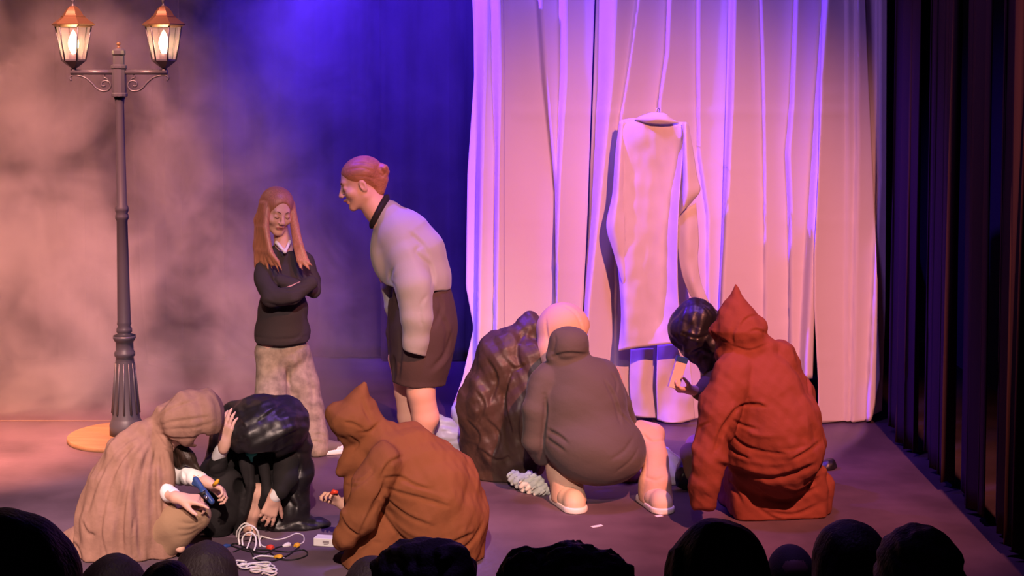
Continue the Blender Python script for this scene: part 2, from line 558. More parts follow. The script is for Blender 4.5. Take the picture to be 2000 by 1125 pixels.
# black backdrop panels at the rear of the stage
edges = [(-5.0, -2.22), (-2.30, -0.93), (-1.02, 0.47), (0.40, 2.2)]
backl = ['black rear curtain panel on the left, veiled by orange haze behind the street lamp',
         'black rear curtain panel directly behind the girl with folded arms, lit blue at its top',
         'black rear curtain panel behind the bending woman, beside the white sheets',
         'black rear curtain panel hanging behind the white sheets']
for i, (a, b) in enumerate(edges):
    drape('stage_curtain', a, 11.22 + 0.13 * (i % 2), b, 11.20 + 0.13 * (i % 2), 3.7, 0.015, max(4, int((b - a) / 0.24)), 0.035, M['velvet'], backl[i], 'curtain', 'black rear curtains', seed=i + 3)
# side masking curtains, one after another towards the audience
px_side = [(9.12, 8.36, 'hindmost black side curtain, next to the white sheets'),
           (8.33, 7.64, 'black side curtain with a faint blue sheen, second from the white sheets'),
           (7.61, 7.04, 'black side curtain right of the rust red robe, third from the white sheets'),
           (7.01, 6.52, 'black side curtain with pale fold edges, fourth from the white sheets'),
           (6.49, 5.8, 'nearest black side curtain at the right edge of the picture')]
for i, (a, b, l) in enumerate(px_side):
    drape('side_curtain', 2.40 - 0.01 * i, a, 2.33 - 0.012 * i, b, 4.2, 0.03 + 0.015 * (i % 2), 5, 0.036, M['velvet_side'], l, 'curtain', 'black side curtains', seed=20 + i, hem=0.015)

# ------------------------------------------------------------------ white sheets hung in front of the backdrop
SY = 9.3
def sstep(t): t = max(0.0, min(1.0, t)); return t * t * (3 - 2 * t)
def lerp_pts(tab, y):
    if y <= tab[0][0]: return tab[0][1:]
    for a, b in zip(tab, tab[1:]):
        if y <= b[0]:
            t = (y - a[0]) / (b[0] - a[0])
            return tuple(p + (q - p) * t for p, q in zip(a[1:], b[1:]))
    return tab[-1][1:]
# folds: rows of (py, px where the facet begins, facet width), how far it steps forward in metres, how far it takes to fall back
STRIPS = [
    ([(-60, 926, 30), (340, 930, 12), (700, 925, 10)], 0.06, 60),
    ([(-60, 955, 22), (150, 958, 22), (300, 966, 10), (800, 962, 6)], 0.045, 40),
    ([(-60, 1040, 14), (150, 1055, 14), (370, 1082, 6), (520, 1086, 2)], 0.03, 26),
    ([(-60, 1086, 22), (150, 1088, 20), (330, 1086, 10), (520, 1086, 2)], 0.035, 50),
    ([(-60, 1163, 46), (160, 1162, 36), (420, 1148, 22), (600, 1135, 16), (800, 1130, 12)], 0.075, 70),
    ([(-60, 1248, 8), (150, 1220, 8), (230, 1208, 6), (300, 1200, 4)], 0.02, 40),
    ([(-60, 1300, 14), (100, 1296, 10), (200, 1284, 4), (260, 1284, 3)], 0.03, 40),
    ([(-60, 1358, 8), (150, 1358, 8), (300, 1362, 4), (420, 1380, 3)], 0.02, 40),
    ([(-60, 1428, 10), (200, 1420, 12), (420, 1411, 10), (800, 1395, 6)], 0.045, 70),
    ([(-60, 1478, 8), (120, 1484, 8), (330, 1490, 5), (470, 1492, 3)], 0.022, 40),
    ([(-60, 1552, 8), (200, 1540, 11), (300, 1530, 14), (400, 1536, 12), (560, 1540, 6)], 0.04, 50),
    ([(-60, 1606, 16), (170, 1590, 14), (175, 1588, 18), (420, 1572, 22), (700, 1558, 20)], 0.06, 60),
    ([(-60, 1650, 5), (300, 1652, 4), (800, 1650, 4)], 0.012, 30),
    ([(-60, 1668, 8), (300, 1670, 6), (830, 1660, 6)], 0.02, 40),
    ([(-60, 1710, 10), (350, 1712, 8), (600, 1700, 8), (800, 1690, 8)], 0.03, 40),
]
def sheet_depth(px, py):
    d = 0.0
    for tab, amp, L in STRIPS:
        x0, w = lerp_pts(tab, py)
        t = px - x0
        if t > 0:
            w = max(w, 3)
            d += 1.9 * amp * (sstep(t / w) if t < w else math.exp(-(t - w) / L))
    rail = 0.007 * math.exp(-((py - 220) / 5.0) ** 2)
    if 1000 < px < 1660: d += rail
    for cy_, a in ((432, 0.5), (530, 0.8), (640, 0.4), (698, 0.9), (330, 0.4)):
        d += 0.004 * a * math.exp(-((py - cy_ - 4 * math.sin(px * 0.013 + cy_)) / 2.5) ** 2)
    d += 0.012 * mnoise.noise(Vector((px * 0.006, py * 0.002, 1.7))) + 0.006 * mnoise.noise(Vector((px * 0.02, py * 0.004, 5.0)))
    return d

def sheet(label, edge, hem, off=0.0, step=3.0, nz=90, drift=0.0):
    """edge: rows (py, left px, right px); hem: (px, py) along the lower edge"""
    hem = sorted(hem)
    nu = int((edge[0][2] - edge[0][1]) / step) + 2
    bm = bmesh.new(); G = []
    for j in range(nz + 1):
        row = []
        for i in range(nu + 1):
            u = i / nu
            l, r = lerp_pts(edge, -60 + 890 * j / nz)
            px = l + (r - l) * u
            hy = lerp_pts(hem, px)[0]
            py = -60 + (hy + 60) * j / nz
            l, r = lerp_pts(edge, py); px = l + (r - l) * u
            p = W(px, py, SY - sheet_depth(px, py) - off)
            p[2] = max(p[2], 0.006)
            row.append(bm.verts.new(p))
        G.append(row)
    for j in range(nz):
        for i in range(nu):
            bm.faces.new((G[j][i], G[j][i + 1], G[j + 1][i + 1], G[j + 1][i]))
    o = obj('white_sheet', bm, M['sheet'])
    sm = o.modifiers.new('thickness', 'SOLIDIFY'); sm.thickness = 0.004
    tag(o, label, 'sheet', 'white sheets hung as a backdrop')
    return o

sheet('narrow white sheet at the left end of the row, its lower edge flaring outward',
      [(-60, 920, 982), (60, 925, 984), (150, 926, 986), (340, 913, 985), (560, 910, 985), (640, 925, 985), (740, 903, 985), (800, 881, 985), (830, 880, 985)],
      [(880, 815), (940, 822), (990, 822)], 0.035)
sheet('broad white sheet second from the left, behind the pale hood',
      [(-60, 972, 1163), (420, 974, 1147), (830, 975, 1129)], [(970, 822), (1180, 823)], 0.0)
sheet('broad white sheet in the middle that the white gown hangs against',
      [(-60, 1166, 1436), (420, 1150, 1420), (830, 1132, 1405)], [(1130, 816), (1225, 818), (1279, 816), (1282, 824), (1350, 826), (1410, 822)], -0.02)
sheet('white sheet directly behind the pointed rust red hood, right of the white gown',
      [(-60, 1424, 1618), (420, 1412, 1596), (830, 1400, 1584)], [(1400, 800), (1540, 790), (1560, 740), (1600, 738)], 0.0)
sheet('white sheet near the right end of the row, rounded at its lower right corner',
      [(-60, 1606, 1688), (100, 1604, 1694), (340, 1598, 1705), (500, 1590, 1712), (600, 1590, 1715), (740, 1597, 1720), (830, 1598, 1700)],
      [(1590, 829), (1660, 831), (1690, 828), (1708, 812), (1722, 800)], 0.02)
sheet('narrow bluish white sheet at the far right end, beside the black side curtain',
      [(-60, 1680, 1733), (340, 1690, 1731), (600, 1700, 1729), (800, 1705, 1722), (830, 1705, 1718)],
      [(1680, 815), (1705, 810), (1725, 798)], -0.06)

def patch(name, rows, Y, m, parent=None, nu=40, nv=40, thick=0.005, wr=0.0, seed=0, fs=0.02):
    """cloth patch: rows (py or None, [(px, py, forward m), ...]) joined by splines"""
    R = []
    for pts in rows:
        sp = spline([np.array(p, float) for p in pts], 12)
        sp = np.array(sp); t = np.linspace(0, len(sp) - 1, nu + 1)
        R.append(np.stack([np.interp(t, np.arange(len(sp)), sp[:, k]) for k in range(3)], 1))
    R = np.array(R)
    out = []
    for i in range(nu + 1):
        sp = np.array(spline([R[j, i] for j in range(len(R))], 10))
        t = np.linspace(0, len(sp) - 1, nv + 1)
        out.append(np.stack([np.interp(t, np.arange(len(sp)), sp[:, k]) for k in range(3)], 1))
    bm = bmesh.new(); G = []
    for i in range(nu + 1):
        row = []
        for j in range(nv + 1):
            px, py, f = out[i][j]
            f += wr * mnoise.noise(Vector((px * fs, py * fs * 0.5, seed * 3.1))) + wr * 0.5 * mnoise.noise(Vector((px * fs * 2.7, py * fs * 1.6, seed * 3.1 + 9)))
            p = W(px, py, Y - f); p[2] = max(p[2], 0.006)
            row.append(bm.verts.new(p))
        G.append(row)
    for i in range(nu):
        for j in range(nv):
            bm.faces.new((G[i][j], G[i + 1][j], G[i + 1][j + 1], G[i][j + 1]))
    o = obj(name, bm, m, parent)
    sm = o.modifiers.new('thickness', 'SOLIDIFY'); sm.thickness = thick
    return o

# white gown on a hanger, hung against the sheets
g = thing('hanging_gown', 'long white gown on a hanger, hung in front of the white sheets', 'gown', W(1275, 680, 9.08))
GY = 9.05
patch('gown_front', [
    [(1213, 234, 0.0), (1245, 231, 0.03), (1280, 236, 0.05), (1315, 238, 0.03), (1342, 240, 0.0)],
    [(1209, 262, 0.0), (1220, 262, 0.035), (1275, 262, 0.05), (1322, 264, 0.03), (1338, 264, 0.06)],
    [(1203, 340, 0.0), (1222, 340, 0.04), (1275, 340, 0.03), (1312, 340, 0.0), (1331, 340, 0.07)],
    [(1200, 440, 0.0), (1223, 440, 0.04), (1270, 440, 0.03), (1300, 440, -0.01), (1325, 440, 0.07)],
    [(1210, 545, 0.0), (1225, 545, 0.04), (1265, 545, 0.03), (1297, 545, -0.01), (1324, 545, 0.06)],
    [(1214, 620, 0.0), (1226, 620, 0.05), (1262, 620, 0.02), (1292, 620, 0.0), (1330, 620, 0.05)],
    [(1208, 686, 0.01), (1230, 681, 0.05), (1265, 676, 0.02), (1300, 672, 0.03), (1348, 668, 0.05)]],
    GY, M['sheet'], g, wr=0.012, seed=1, nu=60, nv=70)
patch('collar', [
    [(1256, 226, 0.05), (1270, 221, 0.07), (1284, 220, 0.08), (1300, 223, 0.07), (1308, 232, 0.05)],
    [(1242, 232, 0.05), (1268, 232, 0.09), (1285, 232, 0.10), (1305, 236, 0.09), (1322, 238, 0.05)],
    [(1240, 234, 0.04), (1265, 240, 0.075), (1288, 242, 0.085), (1310, 241, 0.07), (1326, 239, 0.04)]],
    GY, M['sheet'], g, nu=24, nv=10)
patch('sleeve', [
    [(1211, 236, 0.02), (1216, 236, 0.03), (1222, 240, 0.02)],
    [(1203, 300, 0.02), (1211, 300, 0.06), (1221, 300, 0.03)],
    [(1197, 380, 0.02), (1207, 380, 0.07), (1220, 380, 0.03)],
    [(1185, 440, 0.03), (1200, 438, 0.07), (1220, 438, 0.04)],
    [(1198, 490, 0.03), (1208, 486, 0.05), (1221, 480, 0.04)],
    [(1219, 562, 0.03), (1221, 550, 0.04), (1223, 540, 0.04)]],
    GY, M['sheet'], g, wr=0.01, seed=2, nu=20, nv=40)
patch('sleeve', [
    [(1334, 240, 0.05), (1339, 239, 0.06), (1343, 241, 0.04)],
    [(1332, 290, 0.04), (1340, 285, 0.09), (1352, 290, 0.05)],
    [(1331, 350, 0.03), (1342, 345, 0.10), (1361, 345, 0.06)],
    [(1328, 400, 0.03), (1342, 385, 0.09), (1367, 371, 0.06)],
    [(1325, 426, 0.02), (1336, 410, 0.06), (1352, 392, 0.05)]],
    GY, M['sheet'], g, wr=0.01, seed=3, nu=20, nv=30)
patch('side_drape', [
    [(1326, 424, 0.01), (1342, 408, 0.04), (1359, 396, 0.02)],
    [(1324, 480, 0.01), (1345, 475, 0.06), (1364, 470, 0.02)],
    [(1331, 530, 0.02), (1346, 515, 0.05), (1362, 505, 0.03)],
    [(1343, 565, 0.02), (1356, 558, 0.05), (1368, 550, 0.02)],
    [(1362, 600, 0.02), (1372, 596, 0.04), (1384, 590, 0.02)]],
    GY + 0.01, M['sheet'], g, wr=0.012, seed=4, nu=20, nv=36)
bm = bmesh.new()
q = [W(1218, 243, GY + 0.01), W(1250, 236, GY - 0.0), W(1281, 224, GY - 0.01), W(1312, 237, GY - 0.0), W(1338, 246, GY + 0.01)]
tube(bm, spline(q, 8), 0.006)
tube(bm, spline([W(1281, 222, GY - 0.01), W(1282, 215, GY - 0.0), W(1285, 211, GY + 0.03), W(1288, 214, GY + 0.08), W(1288, 219, GY + 0.14), W(1287, 222, 9.25)], 6), 0.003)
obj('hanger', bm, M['sheet'], g)
for k, rows in enumerate([
    [[(1232, 682, 0), (1256, 680, 0.02), (1276, 680, 0)], [(1230, 750, 0), (1250, 750, 0.03), (1274, 750, 0)], [(1236, 812, 0), (1256, 815, 0.02), (1280, 816, 0)]],
    [[(1284, 674, 0), (1310, 672, 0.03), (1345, 672, 0)], [(1282, 750, 0.02), (1316, 745, 0.0), (1352, 745, 0.02)], [(1284, 820, 0), (1315, 828, 0.05), (1357, 818, 0)]]]):
    p = patch('white_cloth_strip', rows, 9.22, M['sheet'], None, wr=0.012, seed=9 + k, nu=24, nv=40)
    tag(p, ['narrow white cloth strip hanging below the left half of the white gown', 'white cloth strip below the right half of the gown, its foot glowing violet'][k], 'cloth', 'loose white strips under the gown')

# ------------------------------------------------------------------ two-armed street lamp
LY = 8.8
def zz(py, px=240, Y=LY): return W(px, py, Y)[2]
base = W(247, 862, LY)
topx = W(232, 110, LY)
Lz = topx[2]
ax = ((topx[0] - base[0]) / Lz, 0)
def lx(z): return base[0] + ax[0] * z
lamp = thing('street_lamp', 'tall dark street lamp with two lit lanterns, standing on a round board at the left', 'street lamp', (base[0], LY, 0))
def LP(prof, n=32, flute=None):
    bm = bmesh.new()
    lathe(bm, prof, (base[0], LY, 0), n, axis=ax, flute=flute)
    return bm
s = S(LY)
# (half width px, py) down the pole
pole = [(8, 84), (9, 90), (13, 98), (13, 104), (11, 108), (11, 128), (14, 130), (14, 186), (11, 190), (9, 196), (8, 205), (8.5, 270), (10, 400), (13, 405), (13, 412), (11, 416), (13, 421), (13, 427), (10.5, 431), (11.5, 520), (13, 628), (14, 632), (12, 637), (15, 642), (15, 648), (12.5, 651), (22, 655), (22, 660), (20, 664), (17, 668), (17, 684), (20, 688), (20, 694), (17, 697), (18, 705), (22, 760), (27, 815), (28, 818), (32, 828), (32, 862)]
prof = [(w * s, zz(py)) for w, py in pole][::-1]
prof[0] = (prof[0][0], 0.03)
bm = LP([p for p in prof if p[1] <= zz(655)], 40)
# fluted lower shaft
bm.free()
bm = bmesh.new()
lathe(bm, [p for p in prof if p[1] <= zz(655) + 1e-6], (base[0], LY, 0), 96, axis=ax)
za, zb = zz(812), zz(702)
for v in bm.verts:
    z = v.co.z
    if za < z < zb: pass
obj('pedestal', bm, M['iron'], lamp)
# raised ribs on the pedestal
bm = bmesh.new()
for k in range(12):
    a = 2 * math.pi * k / 12 + 0.13
    pts = []
    for t in (0, 0.5, 1):
        py = 806 + (708 - 806) * t; z = zz(py); r = (26.2 - 8.2 * t) * s
        pts.append((lx(z) + r * math.cos(a), LY + r * math.sin(a), z))
    tube(bm, pts, [0.0075, 0.0065, 0.005], 6)
obj('flutes', bm, M['iron'], lamp)
obj('pole', LP([p for p in prof if zz(655) - 1e-6 <= p[1] <= zz(190)]), M['iron'], lamp)
obj('collar', LP([(12 * s, zz(190)), (16 * s, zz(188)), (16 * s, zz(183)), (14 * s, zz(181)), (14 * s, zz(135)), (16 * s, zz(133)), (16 * s, zz(128)), (11 * s, zz(126)), (11 * s, zz(109)), (13.5 * s, zz(106)), (13.5 * s, zz(99)), (9 * s, zz(94))], 12), M['iron'], lamp, angle=28)
obj('finial', LP([(9 * s, zz(97)), (5 * s, zz(93)), (2.5 * s, zz(92)), (2.2 * s, zz(89)), (4 * s, zz(87)), (4 * s, zz(84)), (1, 0)][:-1] + [(2 * s, zz(82.5)), (0.3 * s, zz(82))]), M['iron_copper'], lamp)
ARM = 88 * s
za = zz(141)
for sd in (-1, 1):
    cx = lx(za)
    bm = bmesh.new()
    tube(bm, [(cx + sd * 10 * s, LY, za), (cx + sd * (ARM + 6 * s), LY, za)], 0.016, 10)
    a_ = obj('arm', bm, M['iron'], lamp)
    # scroll under the arm
    bm = bmesh.new()
    pts = [(97, 143), (95, 152), (90, 157), (85, 155), (86, 149), (92, 146)][::-1]
    sc = [(80, 150), (86, 146), (93, 148), (95, 156), (90, 160), (86, 157)]
    main = [(93, 158), (96, 152), (90, 147), (78, 148), (66, 152), (54, 162), (44, 173), (32, 178), (22, 176), (17, 168), (20, 160), (28, 158), (34, 162), (33, 168), (27, 168)]
    hook = [(22, 160), (24, 154), (30, 151), (28, 146)]
    for path, r in ((main, 0.0065), (hook, 0.0055)):
        tube(bm, spline([(cx + sd * p[0] * s, LY, zz(p[1])) for p in path], 6), r, 8)
    obj('scroll', bm, M['iron'], a_)
    # lantern: cup, cage, panes, roof
    lxx = cx + sd * ARM
    def ring(prof, n=6, ph=0.0):
        bm = bmesh.new(); lathe(bm, [(r * s, zz(py)) for r, py in prof], (lxx, LY, 0), n, phase=ph); return bm
    lan = obj('lantern', ring([(4, 140), (5, 137), (4, 134), (10, 130), (20, 122), (24, 119), (24, 116), (10, 116)], 6), M['iron'], lamp, angle=25)
    bm = ring([(11, 138), (6, 128), (10, 105), (10, 104)], 12, 0); bm.free()
    obj('socket', ring([(7, 118), (9, 116), (9, 105), (8, 104)], 16, 0), M['iron'], lan)
    bm = bmesh.new()
    for k in range(6):
        a = k * math.pi / 3
        tube(bm, [(lxx + 23 * s * math.cos(a), LY + 23 * s * math.sin(a), zz(118)), (lxx + 35 * s * math.cos(a), LY + 35 * s * math.sin(a), zz(52))], 0.0048, 6)
    obj('cage_bars', bm, M['iron'], lan)
    bm = bmesh.new()
    for k in range(6):
        a0 = k * math.pi / 3; a1 = a0 + math.pi / 3
        bm.faces.new([bm.verts.new((lxx + r * s * math.cos(a), LY + r * s * math.sin(a), zz(y))) for r, a, y in ((22, a0, 118), (22, a1, 118), (34, a1, 52), (34, a0, 52))])
    gl = obj('lantern_glass', bm, M['glass'], lan, smooth=False); gl.visible_shadow = True
    obj('roof', ring([(33, 53), (42, 49), (42.5, 47), (38, 44), (24, 34), (24, 32), (21, 31), (20, 30), (17, 24), (10, 15), (6, 12), (2, 11)], 6), M['iron_copper'], lan, angle=25)
    obj('roof_finial', ring([(5, 13), (3, 10), (2.2, 8), (2.2, 4), (4, 2), (4, -1), (1, -3)], 12, 0), M['iron'], lan)
    bm = bmesh.new(); lathe(bm, [(r * s, zz(py)) for r, py in ((4, 105), (6, 100), (9, 92), (10, 84), (8.5, 76), (5.5, 68), (2.5, 62), (0.5, 59))], (lxx, LY, 0), 16)
    obj('bulb', bm, M['bulb'], lan)
    l = bpy.data.lights.new('lantern_light', 'POINT'); l.color = (1, 0.55, 0.25); l.energy = 2.5; l.shadow_soft_size = 0.04
    lo = bpy.data.objects.new('lantern_light', l); lo.location = (lxx, LY - 0.05, zz(86)); COL.objects.link(lo)
bd = thing('round_board', 'round orange lit wooden board on the floor under the street lamp', 'board', (base[0], LY, 0))
bm = bmesh.new(); lathe(bm, [(112 * s, 0.0), (113 * s, 0.004), (113 * s, 0.024), (112 * s, 0.028)], (base[0], LY, 0), 64)
o = obj('board', bm, M['wood'], None, angle=40)
bpy.data.objects.remove(bd)
tag(o, 'round orange lit wooden board on the floor under the street lamp', 'board'); o.name = 'round_board'

# ------------------------------------------------------------------ haze drifting at the left
def haze():
    m = bpy.data.materials.new('stage_haze'); m.use_nodes = True
    nt = m.node_tree; nt.nodes.clear()
    out = nt.nodes.new('ShaderNodeOutputMaterial')
    v = nt.nodes.new('ShaderNodeVolumeScatter'); v.inputs['Color'].default_value = (0.95, 0.9, 0.9, 1); v.inputs['Anisotropy'].default_value = 0.1
    tc = nt.nodes.new('ShaderNodeTexCoord')
    n = nt.nodes.new('ShaderNodeTexNoise'); n.inputs['Scale'].default_value = 1.6; n.inputs['Detail'].default_value = 5; n.inputs['Roughness'].default_value = 0.64; n.inputs['Distortion'].default_value = 0.8
    nt.links.new(tc.outputs['Object'], n.inputs['Vector'])
    r1 = nt.nodes.new('ShaderNodeMapRange'); r1.inputs[1].default_value = 0.42; r1.inputs[2].default_value = 0.64; r1.inputs[3].default_value = 0.07; r1.inputs[4].default_value = 1.0
    nt.links.new(n.outputs[0], r1.inputs[0])
    sp = nt.nodes.new('ShaderNodeSeparateXYZ'); nt.links.new(tc.outputs['Object'], sp.inputs[0])
    r2 = nt.nodes.new('ShaderNodeMapRange'); r2.interpolation_type = 'SMOOTHSTEP'
    r2.inputs[1].default_value = -3.0; r2.inputs[2].default_value = -0.7; r2.inputs[3].default_value = 1.0; r2.inputs[4].default_value = 0.05
    nt.links.new(sp.outputs[0], r2.inputs[0])
    a = nt.nodes.new('ShaderNodeMath'); a.operation = 'MULTIPLY'; nt.links.new(r1.outputs[0], a.inputs[0]); nt.links.new(r2.outputs[0], a.inputs[1])
    b = nt.nodes.new('ShaderNodeMath'); b.operation = 'MULTIPLY'; nt.links.new(a.outputs[0], b.inputs[0]); b.inputs[1].default_value = HAZE
    r3 = nt.nodes.new('ShaderNodeMapRange'); r3.inputs[1].default_value = 0.0; r3.inputs[2].default_value = 1.6; r3.inputs[3].default_value = 1.9; r3.inputs[4].default_value = 0.8
    nt.links.new(sp.outputs[2], r3.inputs[0])
    c = nt.nodes.new('ShaderNodeMath'); c.operation = 'MULTIPLY'; nt.links.new(b.outputs[0], c.inputs[0]); nt.links.new(r3.outputs[0], c.inputs[1])
    nt.links.new(c.outputs[0], v.inputs['Density'])
    nt.links.new(v.outputs[0], out.inputs['Volume'])
    bm = bmesh.new(); box(bm, (-4.9, 9.35, 0.003), (-0.35, 11.1, 3.6))
    o = obj('stage_haze', bm, m, smooth=False)
    tag(o, 'orange and violet stage haze drifting behind the street lamp on the left', 'haze', kind='stuff')
HAZE = 1.3
haze()

# ------------------------------------------------------------------ people: shared builders
def nrm(v):
    v = np.array(v, float); return v / np.linalg.norm(v)

def frame(fwd, up):
    f = nrm(fwd); u = np.array(up, float); u = nrm(u - f * (u @ f))
    return np.stack([np.cross(f, u), f, u], 1)       # columns: side, forward, up

def head(F, c, R, s=1.0, simple=False):
    c = np.array(c, float)
    L = lambda x, y, z: c + R @ (np.array([x, y, z]) * s)
    E = lambda x, y, z, a, b, d, k=0.02, cut=False, RR=None: F.ops.append(('c' if cut else 'a', ell(L(x, y, z), np.array([a, b, d]) * s, R if RR is None else R @ RR), k * s))
    E(0, -0.012, 0.035, .074, .094, .080)
    E(0, 0.028, -0.03, .060, .058, .080, 0.03)
    for q in (-1, 1):
        F.add(cap(L(q * .050, .0, -.058), L(q * .014, .062, -.098), .020 * s, .017 * s), .02 * s)
    E(0, .066, -.100, .020, .016, .014, .015)
    if simple:
        F.add(cap(L(0, .088, .0), L(0, .108, -.034), .008 * s, .012 * s), .012 * s); return L
    F.add(cap(L(-.03, .074, .022), L(.03, .074, .022), .010 * s), .02 * s)
    for q in (-1, 1):
        E(q * .031, .096, .002, .017, .013, .011, .012, cut=True)
        E(q * .031, .075, .000, .0155, .013, .012, .004)
        E(q * .040, .058, -.030, .024, .024, .022, .02)
        E(q * .012, .098, -.036, .008, .010, .007, .006)
        E(q * .075, -.006, -.012, .008, .018, .030, .008, RR=rotm(-12, 0, 0))
        E(q * .082, -.002, -.010, .006, .009, .016, .004, cut=True)
    F.add(cap(L(0, .084, .010), L(0, .106, -.032), .007 * s, .0105 * s), .010 * s)
    F.add(cap(L(-.020, .082, -.063), L(0, .094, -.059), .004 * s, .0065 * s), .006 * s)
    F.add(cap(L(.020, .082, -.063), L(0, .094, -.059), .004 * s, .0065 * s), .006 * s)
    F.add(cap(L(-.014, .082, -.072), L(.014, .082, -.072), .0065 * s), .008 * s)
    F.cut(cap(L(-.021, .092, -.0665), L(.021, .092, -.0665), .0022 * s), .004 * s)
    return L

def face_marks(parent, L, s=1.0, brow='brow'):
    """eyebrows and closed lashes"""
    for q in (-1, 1):
        bm = bmesh.new()
        tube(bm, [L(q * .014, .090, .020), L(q * .028, .088, .027), L(q * .044, .074, .024)], [.0022 * s, .0030 * s, .0012 * s], 6)
        obj('eyebrow', bm, M[brow], parent)
        bm = bmesh.new()
        tube(bm, [L(q * .017, .0875, -.004), L(q * .030, .0905, -.010), L(q * .045, .0835, -.005)], [.0008 * s, .0016 * s, .0010 * s], 6)
        obj('eyelashes', bm, M['brow'], parent)

def skin_fn(L, R, c, s):
    """lips get their own colour"""
    c = np.array(c, float)
    def f(P):
        q = (P - c) @ R / s
        return ((np.abs(q[:, 0]) < .0215) & (q[:, 2] < -.0555 + .0) & (q[:, 2] > -.0785) & (q[:, 1] > .086 - 0.2 * np.abs(q[:, 0])) & (np.abs(q[:, 2] + .067) < .0115 - .35 * np.abs(q[:, 0]))).astype(int)
    return f

def hand(F, wrist, d, n, side=1, s=1.0, curl=(30, 30, 30, 35), spread=4, thumb=(0.8, 0.6, 0.15)):
    """wrist point, finger direction, palm normal (towards the palm's inside), side = which way the thumb sits"""
    w = np.array(wrist, float); d = nrm(d); n = nrm(np.array(n, float) - d * (np.array(n, float) @ d))
    x = np.cross(d, n) * side
    kn = []
    for i in range(4):
        a = w + (x * (.014 - i * .009)) * s
        b = w + (d * (.078 - .004 * abs(i - 1)) + x * (.028 - i * .0185) - n * .002) * s
        F.add(cap(a, b, .013 * s, .0115 * s), .012 * s); kn.append(b)
    F.add(cap(w - d * .02 * s, w + d * .012 * s, .021 * s, .020 * s), .02 * s)
    for i, Lf in enumerate((.068, .076, .070, .056)):
        c = curl[i] if isinstance(curl, (tuple, list)) else curl
        p = kn[i]; ang = math.radians(c * 0.7); sp = math.radians(spread * (1.5 - i))
        dd = nrm(d * math.cos(sp) + x * math.sin(sp))
        r = (.0092, .0095, .0090, .0080)[i] * s
        for fr, rr in ((.44, .93), (.31, .86), (.25, .74)):
            v = dd * math.cos(ang) + n * math.sin(ang)
            q = p + v * Lf * fr * s
            F.add(cap(p, q, r, r * rr), .0025 * s)
            p = q; r *= rr; ang += math.radians(c)
    a = w + (d * .018 + x * .020 + n * .006) * s
    t = nrm(x * thumb[0] + d * thumb[1] + n * thumb[2])
    b = a + t * .042 * s; F.add(cap(a, b, .015 * s, .0115 * s), .012 * s)
    t2 = nrm(t + d * .35 + n * .15); c_ = b + t2 * .030 * s; F.add(cap(b, c_, .0108 * s, .0095 * s), .003 * s)
    F.add(cap(c_, c_ + nrm(t2 + d * .2) * .020 * s, .0095 * s, .007 * s), .002 * s)

def shoe(parent, heel, toe, mu, ms, h=0.09, wd=0.045, name='shoe', toecap=None):
    """sneaker between heel and toe points on the floor"""
    heel = np.array(heel, float); toe = np.array(toe, float)
    d = toe - heel; L = np.linalg.norm(d); d /= L; z = heel[2]
    F = Field(0.0045)
    up = np.array([0, 0, 1.0])
    F.add(cap(heel + d * .050 + up * (.040), heel + d * (L * .45) + up * .044, wd * .84, wd * .82), .02)
    F.add(cap(heel + d * (L * .45) + up * .046, toe - d * .045 + up * .038, wd * .85, wd * .72), .02)
    F.add(cap(heel + d * .055 + up * .04, heel + d * .06 + up * h, wd * .76, wd * .70), .02)
    F.cut(half((0, 0, 1), z + .022, heel - .3, toe + .3), .002)
    a = F.mesh(name, mu, parent)
    F = Field(0.0045)
    F.add(cap(heel + d * .045 + up * .014, toe - d * .045 + up * .014, wd * .98, wd * .90), .02)
    F.cut(half((0, 0, 1), z + .001, heel - .4, toe + .4), .003)
    F.cut(half((0, 0, -1), -(z + .030), heel - .4, toe + .4), .004)
    F.mesh('sole', ms, a)
    if toecap is not None:
        F = Field(0.0045)
        F.add(cap(toe - d * .055 + up * .036, toe - d * .042 + up * .032, wd * .76, wd * .76), .02)
        F.cut(half((0, 0, 1), z + .024, heel - .3, toe + .3), .002)
        F.mesh('toe_cap', toecap, a)
    return a

def zcut(F, py, Y, above=False, tilt=(0, 0), k=0.006, px=1000, lo=None, hi=None):
    """cut everything below (or above) the height seen at py, depth Y"""
    z = W(px, py, Y)[2]
    lo = (-5, 5, -1) if lo is None else lo; hi = (5, 12, 4) if hi is None else hi
    p0 = W(px, py, Y)
    n = np.array([tilt[0], tilt[1], -1.0 if above else 1.0])
    F.cut(half(n, n @ p0, lo, hi), k)

def cloth(name, c, **kw): M[name] = mat(name, c, **kw)
cloth('charcoal_sweatshirt', (0.045, 0.036, 0.040), rough=.95, bump=.0008, bscale=120, wrinkle=.008, wrs=6)
cloth('washed_denim', (0.30, 0.25, 0.20), rough=.95, var=.35, vscale=22, bump=.001, bscale=60)
cloth('grey_knit', (0.34, 0.33, 0.33), rough=.95, bump=.0004, bscale=90, sheen=.2, wrinkle=.008, wrs=5)
cloth('black_collar', (0.02, 0.016, 0.018), rough=.9)
cloth('dark_skirt', (0.070, 0.042, 0.042), rough=.9, bump=.001, bscale=60)
cloth('brown_linen', (0.290, 0.165, 0.125), rough=.95, spec=.1, bump=.0012, bscale=90, var=.08, vscale=30, wrinkle=.008, wrs=12, wst=(1, 1, .35))
cloth('black_satin', (0.012, 0.010, 0.011), rough=.42, spec=.7, bump=.001, bscale=50, wrinkle=.006, wrs=12, wdist=.4)
cloth('orange_brown_cotton', (0.240, 0.086, 0.038), rough=.9, spec=.15, bump=.0010, bscale=60, wrinkle=.010, wrs=5)
cloth('brown_crushed_satin', (0.060, 0.036, 0.028), rough=.48, spec=.4, bump=.001, bscale=60, wrinkle=.006, wrs=12)
cloth('beige_hood', (0.62, 0.40, 0.24), rough=.95, bump=.0008, bscale=80)
